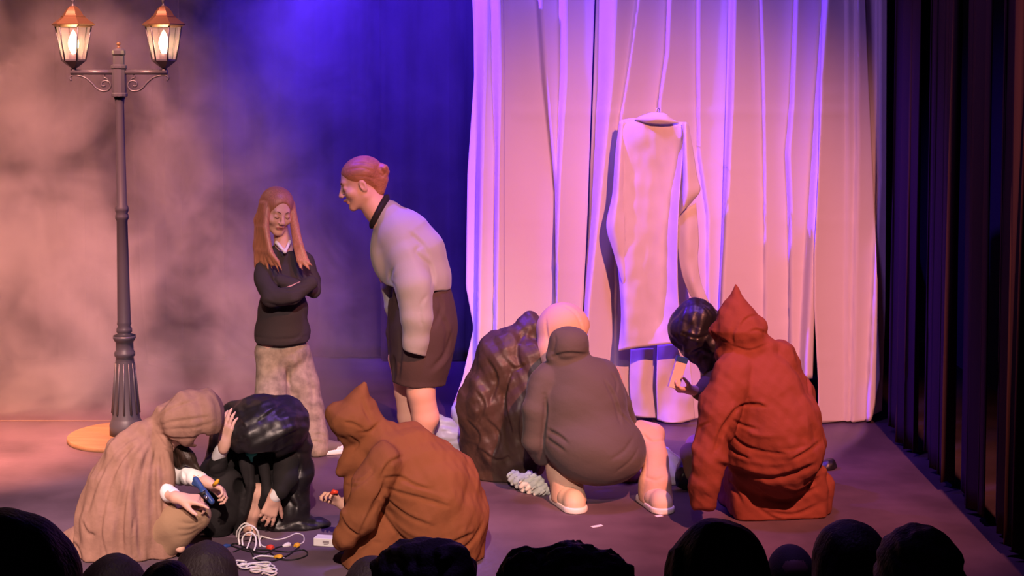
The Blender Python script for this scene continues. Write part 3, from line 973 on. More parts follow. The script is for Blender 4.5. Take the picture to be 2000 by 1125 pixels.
cloth('dark_brown_hoodie', (0.105, 0.088, 0.088), rough=.95, spec=.1, bump=.0010, bscale=70, sheen=.1, wrinkle=.006, wrs=6)
cloth('cream_trousers', (0.62, 0.42, 0.32), rough=.95, bump=.0012, bscale=50)
cloth('rust_red_cotton', (0.225, 0.062, 0.042), rough=.88, spec=.15, bump=.0010, bscale=60, wrinkle=.010, wrs=6)
cloth('olive_knit', (0.14, 0.10, 0.05), rough=.95)
cloth('khaki_cotton', (0.33, 0.21, 0.13), rough=.95, bump=.001, bscale=60)
cloth('black_suit', (0.014, 0.012, 0.013), rough=.85, bump=.001, bscale=70)
cloth('teal_tie', (0.03, 0.32, 0.24), rough=.6)
cloth('cream_leather', (0.70, 0.55, 0.42), rough=.6)
cloth('white_rubber', (0.85, 0.80, 0.78), rough=.5)
cloth('grey_canvas', (0.16, 0.13, 0.13), rough=.9)
cloth('light_brown_hair', (0.44, 0.19, 0.11), rough=.42, spec=.5, bump=.0007, bscale=14, stretch=(30, 30, 1.0), var=.22, vscale=6)
cloth('auburn_hair', (0.40, 0.17, 0.09), rough=.5, spec=.5, bump=.0008, bscale=14, stretch=(3, 24, 24), var=.22, vscale=6)
cloth('dark_hair', (0.025, 0.014, 0.010), rough=.45, spec=.4, bump=.003, bscale=10, stretch=(14, 14, 2), var=.3, vscale=7)
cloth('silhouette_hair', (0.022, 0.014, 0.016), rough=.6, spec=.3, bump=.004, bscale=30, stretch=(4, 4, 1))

# ------------------------------------------------------------------ girl with folded arms
Y = 8.5
pg = thing('person', 'person with long brown hair in dark sweatshirt and wide jeans, standing with folded arms', 'person', (*W(570, 890, Y)[:2], 0), 'people standing on the stage')
R = frame((.48, -.84, -.26), (0.10, 0, 1)); hs = 1.06; hc = W(541, 413, Y - .03)
F = Field(.0055)
L = head(F, hc, R, hs)
F.pchain([(545, 435, Y, 15), (552, 470, Y, 15), (553, 500, Y, 24), (553, 560, Y, 32), (552, 640, Y, 36)], .02)
F.pchain([(518, 505, 8.42, 10), (526, 560, 8.36, 10), (545, 576, 8.30, 9), (600, 552, 8.35, 8)], .02)
F.pchain([(592, 505, 8.58, 10), (606, 560, 8.52, 10), (570, 562, 8.40, 8)], .02)
F.pchain([(530, 660, 8.46, 22), (535, 760, 8.4, 18), (562, 880, 8.28, 12)], .02)
F.pchain([(576, 660, 8.54, 22), (594, 760, 8.48, 18), (624, 876, 8.42, 12)], .02)
body = F.mesh('body', [M['skin'], M['lip']], pg, matfn=skin_fn(L, R, hc, hs))
face_marks(body, L, hs)
# hair
F = Field(.005)
F.add(ell(L(0, -.022, .045), np.array([.090, .104, .088]) * hs, R), .01)
F.pchain([(519, 396, 8.47, 12), (509, 430, 8.46, 12), (506, 480, 8.44, 11), (501, 520, 8.44, 5)], .02)
for j in range(9):        # thin locks falling in front of the left shoulder
    q = j / 8
    F.pchain([(512 + 10 * q, 400, 8.44 - .03 * q, 7), (506 + 13 * q, 445, 8.43 - .06 * q, 6.5), (503 + 25 * q, 488 + 4 * q, 8.41 - .08 * q, 5.5),
              (500 + 42 * q, 512 + 4 * math.sin(j * 2.3), 8.40 - .09 * q, 3.5), (499 + 52 * q, 526 + 7 * math.sin(j * 1.9), 8.40 - .10 * q, 1.0)], .010)
for j in range(6):        # and the right shoulder
    q = j / 5
    F.pchain([(566 + 5 * q, 398, 8.49, 5), (573 + 5 * q, 440, 8.45, 5.5), (577 + 11 * q, 480, 8.40 - .01 * q, 5),
              (582 + 19 * q, 508 + 3 * q, 8.36, 3.5), (586 + 24 * q, 524 + 5 * math.sin(j * 2.1), 8.34, 1.0)], .010)
F.cut(ell(L(0.002, .105, -.014), np.array([.060, .072, .096]) * hs, R), .010)
F.fold([(540, 374), (528, 388), (517, 410)], .004, .005)
F.mesh('hair', M['light_brown_hair'], pg)
# shirt collar
F = Field(.0045)
F.add(cap(W(540, 474, 8.44), W(556, 492, 8.38), .012, .009), .01)
F.add(cap(W(566, 472, 8.46), W(557, 492, 8.38), .010, .008), .01)
F.mesh('shirt_collar', M['white'], pg)
# sweatshirt
F = Field(.007)
F.pchain([(553, 506, Y, 30), (554, 545, Y, 40), (552, 610, Y, 47), (551, 650, Y, 52), (551, 690, Y, 54)], .03)
F.pchain([(518, 506, 8.43, 18), (590, 506, 8.57, 17)], .03)
F.pchain([(514, 510, 8.42, 16), (515, 548, 8.36, 19), (530, 580, 8.28, 19), (572, 578, 8.26, 17), (606, 552, 8.32, 14)], .015)
F.pchain([(598, 510, 8.57, 15), (608, 545, 8.54, 17), (613, 568, 8.46, 14), (575, 556, 8.37, 14), (545, 548, 8.36, 11)], .012)
F.add(cap(W(540, 490, 8.46), W(566, 488, 8.5), .035, .03), .02)
F.cut(ell(W(554, 474, 8.47), (.052, .075, .058)), .006)
zcut(F, 672, 8.4)
F.fold([(515, 590), (550, 598), (592, 588)], .014, .012)
F.fold([(505, 640), (540, 606), (572, 600)], .006, .012)
F.fold([(590, 650), (575, 661), (545, 662)], .010, .008)
F.fold([(497, 657), (530, 662), (560, 661), (606, 656)], .007, .005, False)
F.fold([(600, 560), (570, 568), (548, 566)], .012, .007)
F.fold([(530, 540), (545, 560), (560, 556)], .008, .008)
F.fold([(566, 545), (590, 552), (612, 548)], .008, .006)
F.fold([(520, 560), (533, 572), (545, 590)], -.006, .010)
F.ripple(.006, 30, 3, 2)
F.mesh('sweatshirt', M['charcoal_sweatshirt'], pg)
# jeans
F = Field(.0075, floor=.0)
F.add(ell(W(552, 688, Y), (.162, .13, .12)), .02)
F.pchain([(530, 690, 8.46, 30), (532, 770, 8.40, 32), (552, 850, 8.30, 27), (562, 886, 8.27, 27)], .025)
F.pchain([(578, 690, 8.54, 29), (592, 750, 8.50, 31), (603, 800, 8.46, 29), (617, 850, 8.42, 24), (620, 874, 8.41, 26)], .025)
F.fold([(566, 700), (562, 740), (566, 800)], .02, .014)
F.fold([(545, 684), (572, 690), (590, 720)], .006, .008)
F.fold([(520, 680), (522, 740), (526, 790)], .005, .005)
F.fold([(575, 672), (573, 690), (570, 702)], .006, .005)
F.fold([(600, 720), (612, 780), (600, 830)], .008, .010)
F.fold([(600, 858), (622, 848), (640, 856)], .010, .007)
F.fold([(598, 872), (615, 862), (632, 870)], .008, .006)
F.ripple(.008, 26, 5, 2, (1, 1, .5))
zcut(F, 664, 8.5, above=True)
F.mesh('jeans', M['washed_denim'], pg)
shoe(pg, FL(610, 889), FL(676, 884), M['grey_canvas'], M['white_rubber'], toecap=M['white_rubber'], h=.07, wd=.042)
shoe(pg, FL(556, 917), FL(612, 915), M['grey_canvas'], M['white_rubber'], toecap=M['white_rubber'], h=.07, wd=.042)

# ------------------------------------------------------------------ woman bending forward
Y = 8.4
pw = thing('person', 'person with an auburn bun bending forward in a grey sweater and dark skirt, arms hanging', 'person', (*W(815, 897, Y)[:2], 0), 'people standing on the stage')
R = frame((-.93, -.16, -.27), (-.25, 0, 1)); hs = 1.22; hc = W(704, 358, Y)
F = Field(.0055)
L = head(F, hc, R, hs)
F.pchain([(716, 378, Y, 24), (736, 408, Y, 25), (765, 440, Y, 34), (800, 500, Y, 40), (822, 560, Y, 36)], .03)
F.pchain([(778, 465, 8.40, 14), (800, 540, 8.27, 13), (812, 630, 8.22, 11), (810, 668, 8.22, 9)], .02)
F.pchain([(755, 460, 8.5, 20), (752, 540, 8.55, 11), (760, 590, 8.56, 8)], .02)
F.pchain([(832, 590, 8.36, 32), (826, 700, 8.33, 30), (822, 765, 8.33, 27), (831, 815, 8.35, 26), (826, 850, 8.36, 20), (822, 888, 8.36, 12)], .02)
F.pchain([(805, 590, 8.48, 32), (785, 700, 8.50, 26), (789, 765, 8.50, 18), (797, 815, 8.52, 20), (804, 850, 8.52, 15), (806, 884, 8.52, 11)], .02)
body = F.mesh('body', [M['skin'], M['lip']], pw, matfn=skin_fn(L, R, hc, hs))
face_marks(body, L, hs)
F = Field(.005)
F.add(ell(L(0, -.020, .046), np.array([.083, .100, .080]) * hs, R), .01)
F.cut(ell(L(0, .115, -.005), np.array([.095, .085, .075]) * hs, R), .012)
F.cut(ell(L(0, .035, -.055), np.array([.10, .065, .070]) * hs, R), .012)
F.pchain([(728, 350, Y, 22), (742, 338, Y, 14)], .02)
F.pchain([(738, 372, Y, 14), (745, 350, Y, 14)], .02)
for k in range(8):
    a = k * math.pi / 4
    F.add(cap(W(744 + 9 * math.cos(a), 335 + 9 * math.sin(a), Y - .0 + .02 * math.sin(a * 2)), W(744 + 9 * math.cos(a + .8), 335 + 9 * math.sin(a + .8), Y - .01), .024, .022), .006)
F.fold([(675, 333), (705, 328), (735, 338)], .005, .005)
F.fold([(685, 320), (710, 318), (734, 328)], .005, .005)
F.fold([(690, 345), (715, 345), (735, 350)], .005, .005)
F.fold([(736, 330), (746, 344), (756, 332), (746, 322)], .008, .005)
F.fold([(734, 342), (738, 325), (750, 318)], .006, .004)
F.mesh('hair', M['auburn_hair'], pw)
F = Field(.006)
F.add(ell(W(741, 413, Y), (.112, .105, .034), rotm(0, 117, 0)), .01)
F.cut(ell(W(733, 408, Y), (.084, .080, .06), rotm(0, 117, 0)), .004)
F.mesh('collar', M['black_collar'], pw)
F = Field(.008)
F.pchain([(757, 424, Y, 32), (785, 462, Y, 55), (806, 500, Y, 64), (816, 545, Y, 66), (818, 570, Y, 64)], .03)
F.add(ell(W(748, 500, Y), (.075, .10, .16), rotm(0, -8, 0)), .03)
F.cut(ell(W(731, 407, Y), (.118, .112, .052), rotm(0, 117, 0)), .006)
zcut(F, 562, Y, tilt=(.08, 0), px=850)
F.pchain([(780, 452, 8.36, 32), (795, 500, 8.30, 36), (808, 560, 8.23, 38), (812, 620, 8.21, 33), (810, 665, 8.21, 26), (808, 705, 8.21, 22)], .02)
F.pchain([(752, 480, 8.52, 20), (757, 560, 8.55, 13), (762, 600, 8.56, 10), (764, 618, 8.56, 7)], .02)
F.cut(half((.28, 0, 1), np.array([.28, 0, 1]) @ W(808, 690, 8.21), W(770, 740, 7.9), W(860, 660, 8.5)), .006)
F.fold([(800, 455), (826, 480), (838, 500)], .014, .012)
F.fold([(830, 478), (812, 492), (842, 520)], .010, .010)
F.fold([(838, 510), (845, 540), (843, 565)], .016, .012)
F.fold([(770, 520), (762, 545), (772, 560)], .012, .010)
F.fold([(768, 560), (772, 600), (778, 640)], .008, .008)
F.fold([(835, 575), (820, 600), (825, 640)], .010, .010)
F.ripple(.009, 15, 8, 2, (1, 1, .6))
F.mesh('sweater', M['grey_knit'], pw)
F = Field(.008)
F.add(ell(W(828, 640, Y), (.190, .18, .36)), .02)
F.pchain([(822, 580, Y, 56), (827, 640, Y, 62), (822, 700, Y, 56), (816, 760, Y, 50), (812, 790, Y, 50)], .03)
F.pchain([(780, 600, 8.45, 24), (785, 700, 8.45, 22), (795, 770, 8.45, 24)], .03)
zcut(F, 757, 8.25, tilt=(.05, 0), px=810)
zcut(F, 550, Y, above=True)
F.pchain([(770, 590, 8.5, 12), (768, 650, 8.5, 13), (768, 690, 8.5, 10)], .02)
F.fold([(850, 570), (862, 600), (846, 640)], .014, .012)
F.fold([(885, 640), (870, 690), (840, 725)], .016, .016)
F.fold([(845, 600), (872, 640), (866, 700)], .010, .014)
F.fold([(780, 640), (783, 690), (778, 740)], .014, .010)
F.ripple(.006, 22, 9, 2, (1, 1, .4))
F.cut(ell(W(765, 728, 8.28), (.026, .10, .10), rotm(0, 4, 0)), .004)
F.mesh('skirt', M['dark_skirt'], pw)
shoe(pw, W(838, 896, 8.36) * [1, 1, 0], W(775, 903, 8.30) * [1, 1, 0], M['black_suit'], M['black_suit'], h=.07)
shoe(pw, W(822, 890, 8.52) * [1, 1, 0], W(762, 893, 8.48) * [1, 1, 0], M['black_suit'], M['black_suit'], h=.07)

# ------------------------------------------------------------------ brown linen robe, kneeling at the left
G = 'cloaked people crouching on the stage'
Y = 6.72
p3 = thing('person', 'person in a brown linen hooded robe kneeling at the left with a blue tool', 'person', (*W(250, 1085, Y)[:2], 0), G)
F = Field(.0055)
R = frame((.72, -.15, -.68), (.5, 0, 1)); hc = W(362, 815, 6.74)
head(F, hc, R, .86, True)
F.pchain([(350, 840, 6.74, 18), (305, 885, 6.74, 24), (275, 950, 6.74, 55), (255, 1040, 6.76, 60)], .03)
F.pchain([(300, 885, 6.80, 18), (340, 922, 6.82, 12), (385, 935, 6.70, 11), (405, 942, 6.66, 10)], .02)
F.pchain([(285, 900, 6.72, 18), (310, 955, 6.64, 14), (345, 972, 6.52, 11)], .02)
F.pchain([(270, 1050, 6.70, 40), (370, 1015, 6.62, 26), (345, 1060, 6.60, 16), (352, 1070, 6.56, 10)], .02)
hand(F, W(408, 944, 6.66), (.75, -.2, -.35), (-.3, -.5, -.8), 1, 1.0, (45, 50, 55, 55), 5)
hand(F, W(352, 973, 6.52), (.9, -.1, -.08), (.05, .2, -1), -1, 1.05, (8, 45, 55, 60), 5, (.55, .8, .3))
F.mesh('body', M['skin'], p3)
F = Field(.006)
F.pchain([(345, 862, 6.76, 14), (368, 895, 6.74, 13), (388, 918, 6.72, 5)], .02)
F.pchain([(338, 880, 6.78, 14), (352, 905, 6.76, 12)], .02)
for k in range(4): F.fold([(340 + 8 * k, 872), (356 + 8 * k, 900), (372 + 5 * k, 915)], .004, .004)
F.mesh('hair', M['dark_hair'], p3)
F = Field(.0065)
F.pchain([(325, 915, 6.84, 20), (352, 926, 6.80, 21), (380, 932, 6.72, 17), (402, 942, 6.67, 12)], .02)
F.pchain([(312, 950, 6.66, 16), (330, 964, 6.58, 15), (346, 972, 6.53, 12)], .02)
F.fold([(350, 915), (362, 930), (356, 948)], .010, .008)
F.fold([(372, 918), (380, 935), (376, 950)], .010, .007)
F.fold([(385, 925), (392, 938)], .007, .005)
F.ripple(.006, 50, 2, 2)
F.mesh('blouse', M['white'], p3)
F = Field(.007, floor=0)
F.pchain([(300, 1045, 6.65, 36), (345, 1022, 6.60, 37), (382, 1006, 6.58, 30)], .03)
F.pchain([(378, 1010, 6.58, 28), (350, 1048, 6.58, 20), (330, 1066, 6.6, 22)], .03)
for a in ([(345, 1020), (380, 1022), (408, 1005)], [(342, 1035), (375, 1034), (400, 1018)], [(345, 1048), (372, 1044), (390, 1032)], [(350, 1005), (375, 1000), (395, 990)]):
    F.fold(a, .009, .006)
F.mesh('trousers', M['khaki_cotton'], p3)
F = Field(.0055, floor=0.002)
F.pchain([(292, 846, Y, 30), (268, 895, Y, 62), (256, 950, Y, 80), (246, 1010, Y, 94), (244, 1080, Y, 96), (246, 1115, Y, 96)], .03)
F.pchain([(316, 870, 6.70, 22), (314, 930, 6.64, 26), (314, 1000, 6.62, 26), (322, 1090, 6.60, 22)], .03)
F.pchain([(300, 832, 6.73, 16), (325, 818, 6.73, 30)], .02)
F.add(ell(W(374, 815, 6.73), (.145, .135, .128), rotm(0, -8, 0)), .025)
F.add(ell(W(412, 808, 6.73), (.055, .11, .110), rotm(0, -8, 0)), .03)
F.cut(ell(W(424, 872, 6.74), (.13, .105, .085), rotm(0, -25, 0)), .01)
F.cut(ell(W(384, 835, 6.74), (.10, .10, .09)), .01)
F.pchain([(170, 1060, 6.85, 34), (150, 1085, 6.8, 30), (165, 1110, 6.7, 40)], .03)
F.pchain([(150, 1040, 6.85, 14), (130, 1050, 6.85, 14)], .02)
for a, d, w in (([(296, 850), (262, 900), (245, 960), (238, 1030), (240, 1095)], .026, .013),
                ([(300, 856), (280, 920), (272, 1000), (276, 1090)], .020, .013),
                ([(306, 858), (300, 930), (303, 1010), (312, 1085)], .022, .012),
                ([(285, 850), (240, 890), (212, 950), (195, 1030), (192, 1090)], .022, .015),
                ([(275, 846), (225, 880), (190, 940), (168, 1010)], .014, .015),
                ([(312, 862), (320, 930), (322, 1000), (338, 1060)], .022, .012),
                ([(290, 852), (252, 925), (225, 1000), (214, 1080)], -.010, .014),
                ([(298, 858), (288, 930), (288, 1020), (294, 1090)], -.010, .012),
                ([(268, 870), (256, 960), (256, 1080)], -.008, .012),
                ([(296, 836), (310, 855), (322, 872), (335, 878)], .020, .009),
                ([(290, 832), (322, 806), (350, 792), (392, 780)], .010, .007),
                ([(300, 836), (335, 824), (378, 818), (415, 812)], .010, .008),
                ([(304, 840), (340, 838), (380, 836), (425, 822)], .009, .007),
                ([(306, 846), (338, 856), (372, 856), (410, 846)], .010, .008),
                ([(292, 828), (315, 800), (340, 780)], .008, .006),
                ([(404, 762), (424, 782), (432, 810)], -.006, .006),
                ([(128, 1050), (150, 1070), (160, 1100)], .014, .012),
                ([(160, 1020), (170, 1040), (185, 1045)], .018, .010),
                ([(200, 1000), (198, 1050), (212, 1100)], .012, .010),
                ([(262, 1010), (258, 1060), (268, 1110)], .016, .010)):
    F.fold(a, d, w)
F.ripple(.012, 42, 12, 2, (1, 1, .3))
F.mesh('hooded_robe', M['brown_linen'], p3)

# ------------------------------------------------------------------ black satin robe, kneeling head down
Y = 7.0
p4 = thing('person', 'person in a shiny black satin hooded robe kneeling face down over the cables, white cuffs', 'person', (*W(500, 1047, Y)[:2], 0), G)
F = Field(.0055)
R = frame((-.05, -.25, -.95), (0, -1, .2)); head(F, W(508, 842, 7.0), R, .9, True)
F.pchain([(508, 840, 6.98, 20), (512, 850, 7.08, 40), (515, 930, 7.2, 52), (515, 1010, 7.25, 52)], .03)
F.pchain([(450, 880, 7.02, 20), (420, 925, 6.92, 14), (430, 890, 6.84, 11), (440, 868, 6.82, 10)], .02)
F.pchain([(560, 890, 7.02, 20), (555, 935, 6.92, 14), (537, 968, 6.88, 11)], .02)
F.pchain([(490, 1000, 7.15, 30), (452, 962, 6.96, 22), (462, 1034, 7.04, 12)], .02)
F.pchain([(520, 1000, 7.15, 30), (502, 962, 6.95, 17), (494, 1000, 6.96, 15), (487, 1036, 6.99, 11), (490, 1044, 6.93, 11)], .02)
hand(F, W(438, 868, 6.80), (.16, .12, 1), (.55, .85, 0), 1, 1.12, (14, 12, 14, 18), 2, (.35, .9, .3))
hand(F, W(535, 972, 6.88), (-.30, -.02, -.92), (-.35, .9, .1), 1, 1.08, (14, 18, 26, 30), 6, (.7, .75, .2))
F.mesh('body', M['skin'], p4)
F = Field(.006)
F.pchain([(426, 892, 6.84, 13), (434, 876, 6.82, 14)], .01)
F.fold([(425, 880), (440, 888)], .004, .004)
F.mesh('cuff', M['white'], p4)
F = Field(.006)
F.pchain([(545, 958, 6.88, 13), (537, 969, 6.88, 13.5)], .01)
F.mesh('cuff', M['white'], p4)
F = Field(.005)
F.add(ell(W(491, 886, 6.86), (.030, .02, .014)), .01)
F.add(cap(W(490, 890, 6.86), W(492, 902, 6.87), .012, .006), .01)
F.mesh('tie', M['teal_tie'], p4)
F = Field(.0055, floor=.002)       # dark suit beneath
F.pchain([(515, 860, 7.10, 50), (515, 940, 7.2, 66), (505, 1030, 7.25, 74)], .03)
F.pchain([(450, 885, 7.02, 26), (418, 920, 6.93, 27), (424, 905, 6.86, 18), (430, 893, 6.84, 15)], .02)
F.pchain([(560, 890, 7.02, 28), (558, 930, 6.93, 24), (548, 956, 6.89, 18)], .02)
F.pchain([(485, 1010, 7.1, 45), (440, 950, 6.90, 33), (436, 1000, 6.92, 33), (420, 1048, 6.94, 26)], .03)
F.pchain([(525, 1010, 7.1, 45), (524, 955, 6.95, 16), (520, 1030, 7.02, 16)], .02)
F.pchain([(480, 895, 6.90, 14), (488, 945, 6.885, 13), (474, 1000, 6.90, 8), (462, 1040, 6.92, 8)], .01)
F.pchain([(515, 905, 6.93, 12), (522, 960, 6.91, 10), (512, 985, 6.93, 6)], .01)
F.cut(ell(W(464, 962, 6.80), (.020, .16, .055), rotm(0, -14, 0)), .004)
F.fold([(480, 900), (482, 950), (470, 1010)], .02, .012)
F.fold([(410, 930), (425, 935), (445, 925)], .012, .008)
F.ripple(.006, 22, 4)
F.mesh('suit', M['black_suit'], p4)
F = Field(.0065, floor=.002)
F.add(ell(W(520, 832, 6.97), (.200, .20, .150), rotm(0, 8, 0)), .03)
F.add(ell(W(500, 850, 6.88), (.130, .13, .105), rotm(0, 5, 0)), .03)
F.pchain([(560, 820, 7.02, 40), (578, 870, 7.06, 30), (578, 930, 7.05, 27), (572, 985, 7.04, 30), (582, 1035, 7.04, 28)], .035)
F.pchain([(465, 815, 7.02, 34), (440, 860, 7.1, 30), (425, 920, 7.14, 28), (412, 1000, 7.08, 24), (400, 1050, 7.0, 20)], .03)
F.pchain([(540, 1035, 7.0, 16), (590, 1030, 7.03, 20), (625, 1028, 7.06, 12), (637, 1026, 7.06, 6)], .03)
F.pchain([(430, 1050, 6.95, 14), (400, 1058, 6.9, 12), (455, 1062, 6.9, 8), (530, 1058, 6.9, 8)], .02)
F.cut(ell(W(500, 895, 6.84), (.085, .16, .06)), .01)
for a, d, w in (([(500, 826), (528, 806), (552, 785)], .014, .006),
                ([(520, 875), (560, 850), (592, 838)], .012, .006),
                ([(540, 880), (565, 868), (598, 862)], -.010, .006), ([(545, 895), (570, 885), (598, 885)], .014, .007),
                ([(460, 800), (468, 822), (478, 835)], .014, .008), ([(548, 905), (572, 925), (560, 955)], .016, .009),
                ([(590, 900), (575, 940), (585, 975)], .014, .008), ([(560, 960), (580, 985), (575, 1020)], -.014, .009),
                ([(552, 930), (560, 970), (592, 1000)], .012, .007), ([(545, 1030), (580, 1018), (620, 1024)], .012, .007),
                ([(560, 1045), (600, 1038), (632, 1034)], .010, .006), ([(470, 850), (486, 866), (482, 880)], .010, .006)):
    F.fold(a, d, w)
F.ripple(.017, 24, 21, 2)
F.ripple(.005, 50, 22, 2, (1, 1, 1.6))
F.mesh('hooded_robe', M['black_satin'], p4)

# ------------------------------------------------------------------ orange brown robe, crouching in front
Y = 6.6
p5 = thing('person', 'person in an orange brown robe with a peaked hood crouching in front, facing left', 'person', (*W(820, 1100, Y)[:2], 0), G)
F = Field(.0055)
R = frame((-.85, -.1, -.5), (-.4, 0, 1)); head(F, W(690, 826, 6.6), R, .86, True)
F.pchain([(705, 845, Y, 20), (750, 880, Y, 38), (820, 950, Y, 60), (850, 1020, Y, 60)], .03)
F.pchain([(750, 890, 6.75, 20), (700, 960, 6.72, 13), (670, 985, 6.66, 10)], .02)
F.pchain([(750, 900, 6.46, 20), (715, 975, 6.42, 13), (694, 1028, 6.42, 10)], .02)
F.pchain([(830, 1030, 6.7, 34), (760, 1020, 6.70, 20), (770, 1086, 6.70, 14)], .02)
F.pchain([(840, 1040, 6.58, 34), (760, 1050, 6.62, 20), (780, 1088, 6.62, 14)], .02)
hand(F, W(668, 985, 6.66), (-.5, -.15, .55), (-.2, -.4, -.6), -1, .92, (45, 50, 55, 60), 8)
hand(F, W(694, 1028, 6.42), (-.5, .1, -.7), (0, .2, -1), 1, .62, (30, 35, 40, 45), 4)
F.mesh('body', M['skin'], p5)
F = Field(.0055, floor=.002)
F.pchain([(748, 862, Y, 44), (785, 905, Y, 80), (835, 958, Y, 101), (852, 1010, Y, 101), (850, 1060, Y, 92), (830, 1110, Y, 80)], .03)
F.pchain([(770, 1020, 6.55, 50), (735, 1075, 6.52, 50), (720, 1110, 6.5, 52)], .03)
F.pchain([(725, 860, 6.6, 30), (704, 895, 6.58, 24), (664, 922, 6.56, 9)], .03)
F.pchain([(704, 880, 6.6, 22), (680, 900, 6.58, 18), (664, 921, 6.57, 10)], .02)
F.pchain([(700, 925, 6.6, 26), (692, 965, 6.56, 24)], .03)
F.pchain([(752, 905, 6.44, 38), (722, 955, 6.40, 37), (698, 1010, 6.38, 35), (676, 1048, 6.38, 24), (664, 1060, 6.39, 16)], .018)
F.pchain([(905, 1080, 6.6, 30), (910, 1125, 6.6, 24)], .03)
# hood
F.add(ell(W(690, 822, Y), (.112, .115, .098), rotm(0, 25, 0)), .02)
F.pchain([(692, 812, Y, 47), (711, 750, Y, 2)], .008)
F.pchain([(655, 808, Y, 20), (672, 845, Y, 20), (692, 862, Y, 14)], .03)
F.pchain([(715, 800, Y, 24), (730, 830, Y, 24)], .02)
F.cut(ell(W(640, 868, 6.6), (.085, .09, .075), rotm(0, 50, 0)), .008)
for a, d, w in (([(672, 824), (692, 828), (714, 843)], .022, .006), ([(700, 845), (722, 842), (745, 822)], .012, .008),
                ([(705, 770), (712, 800), (728, 828)], .008, .008), ([(680, 850), (700, 866), (690, 880)], .010, .008),
                ([(745, 935), (780, 932), (812, 948), (838, 955)], .026, .008), ([(745, 950), (780, 962), (830, 975), (880, 990)], .020, .009),
                ([(738, 960), (765, 985), (800, 1010), (850, 1030)], .018, .010), ([(735, 975), (752, 1010), (775, 1040), (800, 1060)], .026, .010),
                ([(742, 935), (760, 905), (790, 890)], .016, .009), ([(690, 940), (715, 935), (732, 915)], .012, .008),
                ([(668, 945), (690, 950), (712, 940)], .012, .008), ([(720, 1000), (745, 960), (752, 935)], .026, .010),
                ([(700, 1050), (718, 1010), (740, 975)], .022, .009), ([(660, 990), (672, 1020), (690, 1040)], .012, .007),
                ([(662, 1010), (680, 1032), (705, 1048)], .012, .007), ([(820, 1062), (870, 1065), (930, 1040)], .016, .012),
                ([(755, 1000), (800, 1040), (850, 1052)], -.012, .012), ([(780, 945), (830, 960), (880, 975)], -.010, .010),
                ([(690, 1080), (720, 1060), (745, 1060)], .014, .009), ([(880, 1090), (920, 1060), (945, 1020)], .014, .012)):
    F.fold(a, d, w)
F.ripple(.013, 24, 31, 2)
F.ripple(.004, 60, 32, 2)
F.mesh('hooded_robe', M['orange_brown_cotton'], p5)

# ------------------------------------------------------------------ brown crushed satin robe, beige hood
Y = 8.0
p6 = thing('person', 'person in a crinkled dark brown satin robe and beige hood crouching behind the brown hoodie', 'person', (*W(970, 932, Y)[:2], 0), G)
F = Field(.008)
R = frame((.8, .25, -.4), (.3, 0, 1)); head(F, W(1102, 642, 7.92), R, .95, True)
F.pchain([(1090, 660, 7.98, 18), (1050, 690, 7.98, 32), (1000, 770, Y, 50), (975, 860, Y, 50)], .03)
F.pchain([(1050, 700, 8.05, 18), (1080, 790, 8.05, 12), (1120, 840, 8.0, 10)], .02)
F.pchain([(1040, 720, 7.85, 18), (1060, 800, 7.85, 12), (1110, 850, 7.85, 10)], .02)
F.pchain([(985, 880, Y, 40), (1060, 850, 7.95, 25), (1050, 915, 7.95, 14)], .02)
F.mesh('body', M['skin'], p6)
F = Field(.007)
F.add(ell(W(1102, 642, 7.92), (.145, .14, .145)), .02)
F.pchain([(1082, 645, 7.92, 33), (1078, 685, 7.86, 30), (1085, 715, 7.8, 24)], .03)
F.cut(ell(W(1152, 672, 7.93), (.065, .11, .11)), .006)
F.fold([(1092, 594), (1122, 610), (1137, 645), (1138, 690)], .014, .006)
F.fold([(1066, 620), (1070, 660), (1085, 700)], .010, .007)
F.ripple(.006, 20, 6, 2)
F.mesh('beige_hood', M['beige_hood'], p6)
F = Field(.0055, floor=.002)
F.pchain([(1035, 652, Y, 36), (990, 705, Y, 64), (966, 790, Y, 73), (965, 870, Y, 64), (985, 925, Y, 50)], .03)
F.pchain([(1040, 700, 7.9, 40), (1030, 800, 7.85, 50), (1010, 900, 7.9, 48)], .03)
F.pchain([(1040, 625, Y, 12), (1058, 660, 7.95, 12), (1068, 705, 7.9, 14)], .02)
F.pchain([(925, 920, 8.0, 20), (960, 935, 7.9, 22), (1020, 930, 7.9, 20)], .03)
for a, d, w in (([(1030, 640), (1010, 680), (1020, 730)], .014, .012), ([(950, 700), (970, 740), (955, 790)], .016, .011), ([(1000, 720), (985, 780), (1000, 850)], .020, .011),
                ([(925, 760), (945, 790), (930, 830)], .014, .010), ([(950, 820), (975, 850), (960, 900)], .016, .010), ([(1020, 780), (1010, 840), (1025, 900)], .020, .012),
                ([(910, 820), (935, 850), (925, 890)], .012, .009), ([(985, 700), (1005, 720), (1030, 710)], .012, .010), ([(940, 880), (970, 900), (1000, 890)], .016, .010)):
    F.fold(a, d, w)
F.ripple(.016, 22, 41, 2, (1, 1, .6))
F.ripple(.010, 50, 42, 2, (1, 1, .6))
F.mesh('robe', M['brown_crushed_satin'], p6)

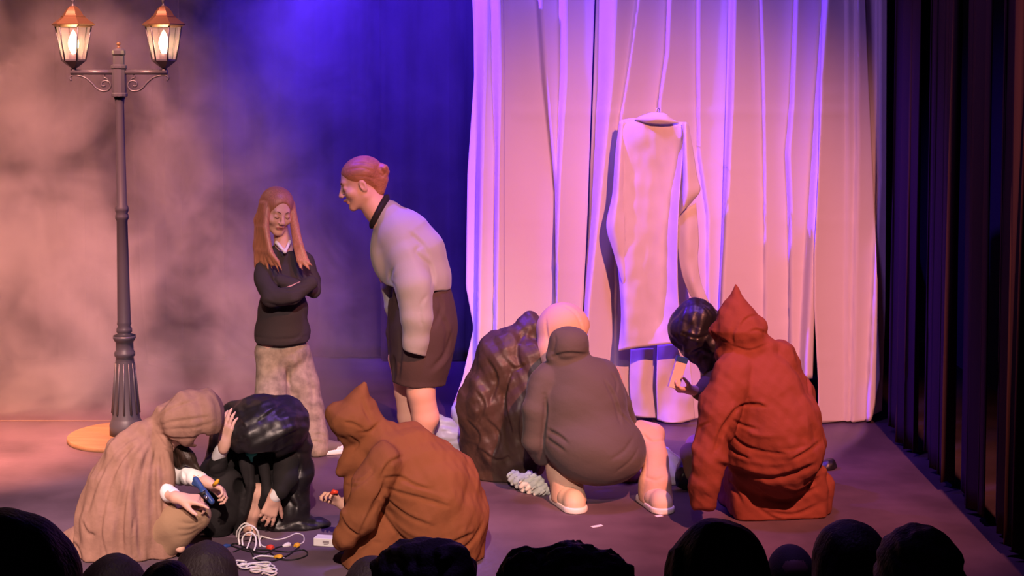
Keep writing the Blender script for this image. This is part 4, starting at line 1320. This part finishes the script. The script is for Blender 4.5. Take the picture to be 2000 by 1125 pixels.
# ------------------------------------------------------------------ dark hoodie, squatting with the back to us
Y = 7.5
p7 = thing('person', 'person in a dark brown hoodie and cream trousers squatting with their back to the audience', 'person', (*W(1180, 995, 7.42)[:2], 0), G)
F = Field(.008)
R = frame((.1, .85, -.5), (0, .5, 1)); head(F, W(1110, 682, 7.54), R, .82, True)
F.pchain([(1112, 700, Y, 16), (1125, 740, Y, 40), (1145, 820, Y, 60), (1160, 880, Y, 60)], .03)
F.pchain([(1060, 740, 7.5, 18), (1042, 820, 7.5, 12), (1050, 880, 7.6, 10)], .02)
F.pchain([(1195, 730, 7.6, 16), (1220, 790, 7.65, 11), (1230, 830, 7.75, 9)], .02)
F.pchain([(1200, 890, 7.55, 36), (1272, 850, 7.65, 22), (1276, 960, 7.42, 13)], .02)
F.pchain([(1110, 890, 7.5, 36), (1085, 870, 7.7, 22), (1105, 960, 7.42, 13)], .02)
F.mesh('body', M['skin'], p7)
F = Field(.0055)
F.pchain([(1075, 738, 7.52, 34), (1125, 728, Y, 36), (1175, 732, 7.55, 32)], .04)
F.add(ell(W(1138, 800, Y), (.235, .19, .26)), .05)
F.add(ell(W(1162, 872, 7.46), (.268, .24, .195), rotm(0, 8, 0)), .06)
F.pchain([(1064, 745, 7.48, 30), (1046, 800, 7.44, 26), (1044, 860, 7.46, 24), (1058, 890, 7.52, 20)], .015)
F.pchain([(1188, 735, 7.56, 22), (1214, 790, 7.60, 19), (1232, 835, 7.66, 16)], .015)
F.add(ell(W(1110, 674, 7.52), (.104, .115, .098), rotm(0, 0, 0)), .02)
F.pchain([(1092, 662, 7.5, 18), (1085, 695, 7.5, 18), (1100, 712, 7.5, 26)], .02)
F.pchain([(1125, 668, 7.52, 26), (1138, 690, 7.53, 14)], .02)
F.cut(ell(W(1122, 690, 7.66), (.10, .09, .10)), .01)
for a, d, w in (([(1072, 700), (1105, 690), (1148, 692)], .014, .008), ([(1076, 640), (1085, 665), (1078, 695)], .006, .007),
                ([(1062, 760), (1066, 800), (1062, 850), (1058, 880)], .026, .011), 
                ([(1180, 742), (1200, 780), (1212, 830)], .022, .009),
                ([(1196, 730), (1205, 748), (1202, 770)], .010, .007), ([(1070, 840), (1090, 850), (1110, 866)], .012, .009),
                ([(1066, 855), (1085, 868), (1105, 882)], .010, .009), ([(1240, 850), (1220, 880), (1190, 900)], .008, .010),
                ([(1250, 870), (1232, 900), (1200, 925)], .007, .009), ([(1205, 800), (1218, 815), (1232, 830)], .010, .007)):
    F.fold(a, d, w)
F.ripple(.006, 22, 51, 2)
F.mesh('hoodie', M['dark_brown_hoodie'], p7)
F = Field(.0055)
F.pchain([(1215, 880, 7.56, 36), (1255, 850, 7.64, 28), (1272, 850, 7.64, 26)], .02)
F.pchain([(1270, 852, 7.62, 27), (1278, 895, 7.52, 26), (1279, 940, 7.44, 30), (1283, 985, 7.42, 35)], .02)
F.pchain([(1090, 890, 7.6, 30), (1103, 930, 7.48, 32), (1112, 985, 7.43, 36)], .02)
zcut(F, 978, 7.42)
F.fold([(1252, 845), (1272, 862), (1296, 860)], .012, .008); F.fold([(1258, 930), (1280, 938), (1300, 930)], .008, .007)
F.fold([(1262, 870), (1262, 920), (1256, 960)], .006, .006)
F.fold([(1085, 940), (1110, 950), (1132, 945)], .008, .007)
F.ripple(.007, 28, 55, 2)
F.mesh('trousers', M['cream_trousers'], p7)
shoe(p7, FL(1130, 1003), FL(1088, 974), M['cream_leather'], M['white_rubber'], wd=.066, h=.060)
shoe(p7, FL(1300, 1004), FL(1257, 974), M['cream_leather'], M['white_rubber'], wd=.066, h=.060)

# ------------------------------------------------------------------ black satin hood, holding a carton
Y = 7.75
p8 = thing('person', 'person in a glossy black hood crouching behind the rust red robe, holding a carton', 'person', (*W(1440, 958, Y)[:2], 0), G)
F = Field(.0055)
R = frame((-.8, -.2, -.5), (-.4, 0, 1)); head(F, W(1362, 645, Y), R, .9, True)
F.pchain([(1378, 668, Y, 18), (1410, 720, Y, 36), (1440, 800, Y, 50), (1450, 870, Y, 50)], .03)
F.pchain([(1400, 730, 7.70, 18), (1378, 775, 7.62, 12), (1355, 762, 7.60, 9)], .02)
F.pchain([(1440, 880, Y, 40), (1360, 870, Y, 20), (1365, 935, Y, 13)], .02)
hand(F, W(1352, 763, 7.60), (-.75, -.2, .12), (-.1, .4, .9), -1, .95, (35, 40, 45, 50), 6, (.5, .6, .5))
F.mesh('body', M['skin'], p8)
F = Field(.0055, floor=.002)
F.add(ell(W(1358, 642, Y), (.140, .13, .150), rotm(0, 25, 0)), .02)
F.pchain([(1350, 625, Y, 36), (1358, 600, Y, 20)], .03)
F.pchain([(1375, 670, Y, 34), (1410, 720, 7.78, 44), (1440, 800, 7.8, 62), (1450, 900, 7.8, 70)], .03)
F.pchain([(1345, 905, 7.72, 18), (1335, 935, 7.7, 18), (1375, 945, 7.75, 24)], .03)
F.pchain([(1500, 930, 7.95, 30), (1580, 918, 8.1, 22), (1618, 914, 8.12, 12), (1632, 918, 8.12, 6)], .03)
F.cut(ell(W(1318, 694, 7.74), (.045, .085, .05), rotm(0, 35, 0)), .008)
F.pchain([(1345, 665, Y, 32), (1368, 690, Y, 22)], .02)
for a, d, w in (([(1330, 612), (1322, 645), (1332, 676)], .008, .007), ([(1330, 650), (1360, 660), (1388, 652)], .012, .008), ([(1350, 690), (1372, 680), (1392, 684)], .012, .007), ([(1362, 588), (1384, 612), (1394, 640)], .006, .006)):
    F.fold(a, d, w)
F.ripple(.020, 24, 61, 2)
F.ripple(.007, 55, 62, 2)
F.mesh('hooded_cloak', M['black_satin'], p8)
F = Field(.007)
F.pchain([(1400, 735, 7.70, 24), (1380, 765, 7.63, 24), (1362, 768, 7.61, 12)], .02)
F.fold([(1362, 752), (1375, 765), (1370, 780)], .008, .006)
F.mesh('sleeve', M['olive_knit'], p8)
F = Field(.007, floor=.002)
F.pchain([(1420, 900, 7.7, 30), (1348, 885, 7.66, 18), (1352, 925, 7.66, 16)], .03)
F.mesh('trousers', M['khaki_cotton'], p8)

# ------------------------------------------------------------------ rust red robe, tall pointed hood
Y = 7.2
p9 = thing('person', 'person in a rust red robe with a tall pointed hood kneeling, back to the audience', 'person', (*W(1500, 1020, Y)[:2], 0), G)
F = Field(.0055)
R = frame((-.75, .4, -.4), (-.2, 0, 1)); head(F, W(1438, 638, 7.2), R, .85, True)
F.pchain([(1445, 660, Y, 18), (1475, 720, Y, 42), (1495, 800, Y, 62), (1500, 880, Y, 62)], .03)
F.pchain([(1425, 730, 7.12, 20), (1395, 830, 7.05, 14), (1380, 930, 7.0, 10), (1376, 962, 7.0, 9)], .02)
F.pchain([(1530, 730, 7.25, 20), (1560, 820, 7.4, 14), (1500, 860, 7.5, 10)], .02)
F.pchain([(1500, 900, 7.3, 46), (1450, 965, 7.42, 22), (1570, 965, 7.5, 14)], .02)
hand(F, W(1376, 965, 7.0), (-.45, -.1, -.5), (0, 0, -1), 1, .6, (30, 35, 40, 45), 4)
F.mesh('body', M['skin'], p9)
F = Field(.0055, floor=.002)
F.pchain([(1442, 640, Y, 51), (1436, 552, Y, 2)], .005)
F.pchain([(1470, 640, Y, 28), (1440, 632, Y, 42), (1402, 642, Y, 17)], .02)
F.pchain([(1452, 668, Y, 38), (1490, 685, Y, 30)], .02)
F.pchain([(1450, 700, Y, 50), (1482, 765, Y, 82), (1502, 832, Y, 97), (1510, 868, Y, 101)], .035)
F.pchain([(1520, 700, 7.25, 38), (1556, 770, 7.3, 34), (1570, 850, 7.3, 40)], .035)
F.pchain([(1432, 728, 7.10, 42), (1406, 800, 7.02, 40), (1388, 880, 6.98, 36), (1377, 945, 6.96, 30), (1373, 980, 6.96, 24)], .015)
F.add(rbox(W(1506, 958, 7.36), (.240, .215, .165), rotm(0, -3, 6), .04), .02)
F.add(rbox(W(1560, 952, 7.42), (.115, .21, .12), rotm(0, 8, 10), .05), .03)
F.cut(half((0, .2, 1), np.array([0, .2, 1]) @ W(1372, 995, 6.96), W(1335, 1060, 6.8), W(1403, 960, 7.09)), .004)
F.cut(ell(W(1388, 668, 7.12), (.05, .08, .035)), .01)
for a, d, w in (([(1388, 648), (1405, 660), (1420, 668)], .014, .006), ([(1445, 645), (1452, 628), (1466, 618), (1478, 617)], .016, .006),
                ([(1462, 648), (1480, 644), (1498, 652)], .018, .006), ([(1432, 676), (1465, 684), (1498, 672)], .010, .006), ([(1436, 640), (1430, 655), (1432, 672)], .012, .008),
                ([(1430, 808), (1450, 792), (1478, 790), (1495, 795)], .026, .008), ([(1428, 818), (1450, 830), (1480, 838)], .014, .008),
                ([(1420, 830), (1440, 860), (1480, 880), (1540, 888)], .020, .009), ([(1415, 845), (1430, 878), (1470, 900)], .016, .009),
                ([(1395, 885), (1410, 840), (1430, 810), (1442, 790)], .030, .012), ([(1355, 845), (1370, 832), (1385, 825)], .010, .006),
                ([(1398, 905), (1440, 920), (1500, 935), (1550, 925), (1600, 905)], .046, .016), ([(1450, 870), (1520, 880), (1590, 868)], .008, .012),
                ([(1430, 890), (1490, 905), (1540, 905)], -.016, .012), ([(1405, 925), (1430, 950), (1450, 985)], .020, .012),
                ([(1470, 950), (1510, 975), (1550, 975), (1600, 950)], .030, .011), ([(1500, 1000), (1550, 1005), (1600, 985)], .022, .010),
                ([(1525, 955), (1560, 960), (1602, 930)], .024, .009), ([(1470, 985), (1520, 1015), (1570, 1012)], .016, .009),
                ([(1545, 900), (1580, 880), (1605, 860)], .020, .010), ([(1440, 830), (1480, 850), (1530, 850)], -.010, .010),
                ([(1552, 690), (1575, 730), (1580, 770)], .014, .009), ([(1375, 965), (1392, 975)], .006, .006)):
    F.fold(a, d, w)
F.ripple(.013, 24, 71, 2)
F.ripple(.004, 60, 72, 2)
F.mesh('hooded_robe', M['rust_red_cotton'], p9)

# ------------------------------------------------------------------ loose things on the stage
for n_, c_, r_ in (('black_rubber', (0.012, 0.011, 0.012), .5), ('white_plastic', (0.75, 0.72, 0.70), .45), ('yellow_plastic', (0.80, 0.42, 0.03), .45),
                   ('red_plastic', (0.75, 0.06, 0.03), .45), ('blue_plastic', (0.03, 0.07, 0.22), .4), ('steel', (0.5, 0.5, 0.52), .3)):
    M[n_] = mat(n_, c_, rough=r_, metal=1.0 if n_ == 'steel' else 0.0)
M['carton'] = mat('pale_carton', (0.72, 0.60, 0.52), rough=.8)
M['grey_print'] = mat('grey_print', (0.30, 0.25, 0.27), rough=.8)
M['sack'] = mat('thin_white_plastic_bag', (0.72, 0.66, 0.74), rough=.35, spec=.5, bump=.001, bscale=40, wrinkle=.016, wrs=9)
M['mint_cloth'] = mat('pale_mint_cloth', (0.62, 0.66, 0.60), rough=.9, bump=.001, bscale=50, wrinkle=.008, wrs=9, var=.2, vscale=14)
M['maroon_cloth'] = mat('patterned_maroon_cloth', (0.16, 0.05, 0.06), rough=.9, bump=.001, bscale=50, wrinkle=.008, wrs=9, var=.6, vscale=30)

CG = 'cables heaped in front of the black robe'
def cable(label, pts, r, m, plugs=(), z=0.0):
    """pts: (px, py, height m) on the floor"""
    P = [FL(p[0], p[1], (p[2] if len(p) > 2 else 0) + r) for p in pts]
    t = thing('cable', label, 'cable', (P[0][0], P[0][1], 0), CG)
    bm = bmesh.new(); tube(bm, spline(P, 8), r, 8); obj('cord', bm, m, t)
    for at, mm, big in plugs:
        a = Vector(P[at]); b = Vector(P[at - 1 if at else 1]); d = (a - b).normalized()
        bm = bmesh.new()
        tube(bm, [a - d * .012, a - d * .004, a + d * .010, a + d * .022, a + d * .030], [r * 1.2, .008 * big, .013 * big, .013 * big, .009 * big], 12)
        pl = obj('plug', bm, M[mm], t, angle=40)
        bm = bmesh.new(); tube(bm, [a + d * .028, a + d * .042], .0028, 8); obj('pin', bm, M['steel'], pl)
    return t
cable('white cable standing in a tall loop under the pointing hand', [(468, 1064), (466, 1048, .03), (472, 1032, .07), (488, 1026, .09), (502, 1036, .07), (506, 1052, .03), (508, 1068)], 0.0043, M['white_plastic'])
cable('white cable in a lower loop beside the tall white loop', [(474, 1066), (474, 1050, .03), (486, 1040, .06), (498, 1046, .05), (500, 1062, .02), (496, 1076)], 0.0043, M['white_plastic'])
cable('white cable curled at the left of the white loops', [(462, 1050), (464, 1036, .04), (478, 1022, .08), (492, 1030, .06), (490, 1050, .03), (482, 1072)], 0.0039, M['white_plastic'])
cable('thin white cable curving right to a yellow plug beside the white box', [(500, 1045, .02), (520, 1050), (540, 1054), (560, 1050), (578, 1042), (592, 1046), (593, 1058), (583, 1064)], 0.0033, M['white_plastic'], ((7, 'yellow_plastic', 1.1),))
cable('thin white cable ending in a red plug near the pointing finger', [(512, 1046, .02), (507, 1056), (512, 1066), (524, 1069)], 0.0033, M['white_plastic'], ((3, 'red_plastic', 1.2),))
cable('white cable with a yellow plug below the red plug', [(494, 1091), (506, 1086), (522, 1086), (540, 1088)], 0.0043, M['white_plastic'], ((3, 'yellow_plastic', 1.1),))
cable('black cable looping right below the yellow plug', [(470, 1072), (520, 1074), (560, 1078), (592, 1074), (600, 1084), (575, 1093), (545, 1092), (528, 1080)], 0.0035, M['black_rubber'])
cable('black cable with a pale plug beside the red plug', [(452, 1066), (490, 1078), (520, 1080), (540, 1070), (556, 1066)], 0.0035, M['black_rubber'], ((4, 'white_plastic', 1.0),))
cable('black cable with a steel and blue end at the left of the heap', [(520, 1084), (490, 1074), (462, 1062), (446, 1066)], 0.0037, M['black_rubber'], ((3, 'blue_plastic', .9),))
cable('black cable winding lowest through the middle of the heap', [(456, 1078), (484, 1068), (500, 1092), (530, 1096), (560, 1086), (585, 1068)], 0.0037, M['black_rubber'])
# coil of flat white cord
t = thing('cord_bundle', 'folded bundle of off-white cord lying lowest in front of the cables', 'cord', FL(500, 1110))
for k, (a, b, y0, y1, zz_) in enumerate(((462, 536, 1100, 1108, 0), (468, 540, 1104, 1114, .006), (458, 528, 1098, 1102, .012), (490, 540, 1112, 1120, .004))):
    bm = bmesh.new()
    P = [(a + 20, y0 - 2), (a + 4, y0 - 3), (a, y0 + 3), (a + 12, y0 + 6), ((a + b) / 2, y0 + 2), (b - 6, y1 - 4), (b, y1), (b - 10, y1 + 4), ((a + b) / 2, y1 - 1), (a + 22, y0 + 9)]
    tube(bm, spline([FL(x, y, zz_ + .006) for x, y in P], 7), .0045, 8)
    obj('cord', bm, M['carton'] if k == 3 else M['white_plastic'], t)

def crumple(name, label, cat, chains, m, h=.007, amp=.012, fr=26, seed=1, folds=()):
    F = Field(h, floor=.001)
    for c in chains: F.pchain(c, .02)
    for f in folds: F.fold(*f)
    F.ripple(amp, fr, seed, True)
    o = F.mesh(name, m)
    return tag(o, label, cat)
crumple('plastic_sack', 'pale violet plastic sack standing behind the bending woman\'s legs', 'sack', [[(866, 878, 8.5, 16), (868, 845, 8.5, 20), (858, 822, 8.5, 12)], [(888, 880, 8.5, 18), (884, 850, 8.5, 20), (876, 828, 8.5, 10)]], M['sack'], amp=.010, fr=30, seed=3)
crumple('white_cloth', 'white cloth bulging out behind the crinkled brown robe, above the plastic sack', 'cloth', [[(900, 800, 8.75, 18), (896, 838, 8.75, 14), (905, 870, 8.7, 16)]], M['sheet'], amp=.006, fr=18, seed=5)
crumple('crumpled_cloth', 'pale mint crumpled cloth on the floor left of the hoodie wearer\'s left shoe', 'cloth', [[(1006, 932, 7.72, 9), (1028, 946, 7.66, 12), (1048, 954, 7.62, 11), (1060, 958, 7.60, 9)], [(1034, 934, 7.70, 9), (1050, 942, 7.66, 9)]], M['mint_cloth'], h=.005, amp=.016, fr=60, seed=6)
crumple('patterned_cloth', 'dark maroon patterned cloth lying between the hoodie wearer\'s legs', 'cloth', [[(1185, 938, 7.85, 9), (1215, 934, 7.85, 12), (1240, 930, 7.85, 12)]], M['maroon_cloth'], h=.006, amp=.008, fr=30, seed=7)
crumple('pink_cloth', 'pinkish white cloth heaped between the cream trousers and the black cloak', 'cloth', [[(1300, 886, 7.95, 12), (1310, 912, 7.85, 18), (1312, 936, 7.8, 14)], [(1292, 935, 7.8, 10), (1318, 900, 7.9, 10)]], M['white'], h=.006, amp=.010, fr=24, seed=8)

# boxes
def carton(name, label, c, hs, R, m, face=None, top=None):
    t = thing(name, label, 'box', tuple(c))
    bm = bmesh.new()
    bmesh.ops.create_cube(bm, size=2)
    for v in bm.verts: v.co = Vector(np.array(c) + R @ (np.array(v.co) * np.array(hs)))
    bmesh.ops.bevel(bm, geom=bm.edges[:], offset=.002, segments=1, affect='EDGES')
    obj('box', bm, m, t, smooth=False)
    if face is not None:
        fm, parts = face
        for cx_, cz_, a, b in parts:
            bm = bmesh.new(); bmesh.ops.create_cube(bm, size=2)
            for v in bm.verts: v.co = Vector(np.array(c) + R @ (np.array([v.co.x * a + cx_, v.co.y * .0012 - hs[1] - .0006, v.co.z * b + cz_])))
            obj('printed_panel', bm, fm, t, smooth=False)
    if top is not None:
        bm = bmesh.new(); bmesh.ops.create_cube(bm, size=2)
        k = top[1]
        for v in bm.verts: v.co = Vector(np.array(c) + R @ (np.array([v.co.x * (hs[0] + .001), v.co.y * (hs[1] + .001), hs[2] + v.co.z * k])))
        obj('lid', bm, top[0], t, smooth=False)
    return t
c = FL(636, 1064); c[2] = .020
carton('small_box', 'small white box lying on the floor in front of the orange brown sleeve', c, (.050, .030, .019), rotm(0, 0, -12), M['white'], (M['grey_print'], [(.012, .003, .016, .006), (.012, -.008, .010, .0015)]))
c = W(1323, 730, 7.58)
carton('carton', 'slim pale carton with a blue lid held up by the black hooded person', c, (.030, .012, .078), rotm(0, 17, 12), M['carton'], None, (M['blue_plastic'], .014))
# blue tool in the brown robe's hands
F = Field(.004)
F.add(cap(W(382, 936, 6.60), W(398, 960, 6.56), .014, .013), .006)
F.add(cap(W(398, 960, 6.56), W(414, 980, 6.54), .016, .013), .006)
F.add(cap(W(378, 944, 6.60), W(390, 950, 6.58), .010, .010), .006)
t = thing('hand_tool', 'dark blue hand tool held by the kneeling brown robed person', 'tool', tuple(W(398, 960, 6.57)))
F.mesh('tool_body', M['blue_plastic'], t)
bm = bmesh.new(); tube(bm, [W(402, 968, 6.53), W(405, 975, 6.525)], .007, 10); obj('metal_tip', bm, M['steel'], t)
bm = bmesh.new(); tube(bm, [W(388, 968, 6.56), W(402, 962, 6.545)], .011, 10); obj('grip', bm, M['black_rubber'], t)
bm = bmesh.new(); tube(bm, [W(417, 948, 6.62), W(424, 941, 6.61), W(427, 936, 6.61)], [.008, .010, .005], 10)
tag(obj('yellow_plug', bm, M['yellow_plastic']), 'small yellow plug between the fingers of the kneeling brown robed person', 'plug')
bm = bmesh.new(); tube(bm, [W(646, 966, 6.62), W(652, 960, 6.61), (W(660, 962, 6.61))], [.008, .012, .007], 12)
tag(obj('red_cap', bm, M['red_plastic']), 'small red cap held by the orange brown robed person', 'cap')
for x, y, w_, l in ((1287, 1008, .018, 'small white paper scrap on the floor by the hoodie wearer\'s right shoe'), (1166, 1028, .03, 'thin white tape mark on the floor below the hoodie wearer')):
    c = FL(x, y); bm = bmesh.new(); box(bm, (c[0] - w_, c[1] - .012, .0004), (c[0] + w_, c[1] + .012, .002), Matrix.Rotation(.5, 3, 'Z'))
    tag(obj('paper_scrap', bm, M['white'], smooth=False), l, 'paper')
M['floor_tape'] = mat('worn_pale_tape', (0.16, 0.10, 0.07), rough=.8)
# white tape along the rear edge of the lit floor at the left
bm = bmesh.new(); a = FL(-60, 822); b = FL(215, 824); box(bm, (a[0], a[1] - .008, .0005), (b[0], a[1] + .008, .002))
tag(obj('floor_tape', bm, M['floor_tape'], smooth=False), 'pale tape line across the orange lit floor behind the round board', 'tape')

# ------------------------------------------------------------------ audience in front of the stage
AG = 'audience heads in front of the stage'
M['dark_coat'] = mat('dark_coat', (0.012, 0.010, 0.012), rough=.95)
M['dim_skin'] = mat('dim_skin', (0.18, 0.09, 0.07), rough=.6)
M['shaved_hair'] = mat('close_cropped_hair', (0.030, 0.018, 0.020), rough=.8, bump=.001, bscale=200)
aud = [  # px centre, top py, width px, depth, hair kind, label
    (8, 1000, 300, 2.45, 'smooth', 'audience person at the far left corner, the largest dark head'),
    (222, 1085, 140, 4.3, 'smooth', 'audience person whose low dark head is just below the brown linen robe'),
    (325, 1098, 130, 3.55, 'smooth', 'audience person with the lowest head top, between two dark heads at the left'),
    (402, 1059, 128, 4.85, 'smooth', 'audience person with a round dark head left of the off-white cord bundle'),
    (727, 1087, 120, 4.75, 'smooth', 'audience person partly hidden at the left of the curly hair below the orange robe'),
    (832, 1060, 190, 4.05, 'curly', 'audience person with bumpy curly hair just below the orange brown robe'),
    (1115, 1066, 206, 3.5, 'bun', 'audience person with curly hair and a side bunch, below the hoodie wearer'),
    (1402, 1018, 208, 3.0, 'spiky', 'audience person with a broad dark head and stray tufts below the rust robe'),
    (1545, 1061, 118, 4.8, 'shaved', 'audience person with a small greyish close-cropped head beside the broad dark head'),
    (1660, 1016, 150, 4.2, 'smooth', 'audience person with a tall dark head, second from the right'),
    (1795, 1028, 168, 3.6, 'fuzzy', 'audience person with loose hair at the far right'),
]
for i, (px, py, wpx, Yd, kind, label) in enumerate(aud):
    wm = wpx * S(Yd)
    top = W(px, py, Yd)
    cz = top[2] - .125
    cx_, cy_ = top[0], Yd
    t = thing('person', label, 'person', (cx_, cy_, top[2] - 1.0), AG)
    R = np.array([[-1, 0, 0], [0, 1, 0], [0, 0, 1.0]]); R = frame((0, 1, 0), (0, 0, 1))
    F = Field(.012)
    head(F, (cx_, cy_, cz), R, 1.0, True)
    F.add(cap((cx_, cy_ - .02, cz - .08), (cx_, cy_ - .03, cz - .22), .055, .06), .03)
    F.add(cap((cx_ - .10, cy_ - .03, cz - .30), (cx_ + .10, cy_ - .03, cz - .30), .07), .05)
    F.add(cap((cx_, cy_ - .03, cz - .35), (cx_, cy_ - .03, cz - .70), .12, .14), .05)
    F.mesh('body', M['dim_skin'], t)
    F = Field(.014)
    F.add(cap((cx_ - .15, cy_ - .03, cz - .31), (cx_ + .15, cy_ - .03, cz - .31), .085), .06)
    F.add(cap((cx_ - .09, cy_ - .02, cz - .45), (cx_ - .09, cy_ - .02, cz - .80), .13, .14), .05)
    F.add(cap((cx_ + .09, cy_ - .02, cz - .45), (cx_ + .09, cy_ - .02, cz - .80), .13, .14), .05)
    F.add(cap((cx_ - .21, cy_ - .03, cz - .34), (cx_ - .25, cy_ + .05, cz - .62), .065, .055), .04)
    F.add(cap((cx_ + .21, cy_ - .03, cz - .34), (cx_ + .25, cy_ + .05, cz - .62), .065, .055), .04)
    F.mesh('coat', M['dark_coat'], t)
    F = Field(.009 if kind != 'smooth' else .011)
    hw = wm / 2
    hm = M['silhouette_hair']
    if kind == 'shaved':
        F.add(ell((cx_, cy_ - .006, cz + .02), (.081, .102, .1)), .01)
        F.cut(ell((cx_, cy_ + .09, cz - .05), (.09, .09, .10)), .01); hm = M['shaved_hair']
    else:
        F.add(ell((cx_, cy_ - .01, cz + .005), (hw * .98, .118, .122)), .02)
        F.add(ell((cx_, cy_ - .05, cz - .09), (hw * 1.0, .085, .13)), .05)
        F.cut(ell((cx_, cy_ + .12, cz - .05), (.075, .085, .11)), .01)
    if kind == 'curly':
        F.add(ell((cx_ - .075, cy_ - .02, cz + .04), (.07, .08, .075)), .02)
        F.add(ell((cx_ + .05, cy_ - .02, cz + .05), (.08, .08, .075)), .02)
        F.ripple(.014, 42, i, True)
    if kind == 'bun':
        F.add(ell((cx_ - .115, cy_ - .03, cz + .05), (.055, .06, .07)), .01)
        F.add(ell((cx_ + .085, cy_ - .03, cz + .05), (.06, .06, .06)), .02)
        F.ripple(.012, 48, i, True)
    if kind == 'spiky':
        for k in range(6):
            a = np.array((cx_ - .098 + .006 * k, cy_ - .03 + .02 * (k % 3), cz + .015 + .013 * k))
            F.add(cap(a, a + np.array((-.017 + .002 * k, 0, .014 + .006 * (k % 2))), .007, .002), .006)
        F.ripple(.005, 30, i, True)
    if kind == 'fuzzy': F.ripple(.008, 40, i, True)
    if kind == 'smooth': F.ripple(.004, 25, i, True)
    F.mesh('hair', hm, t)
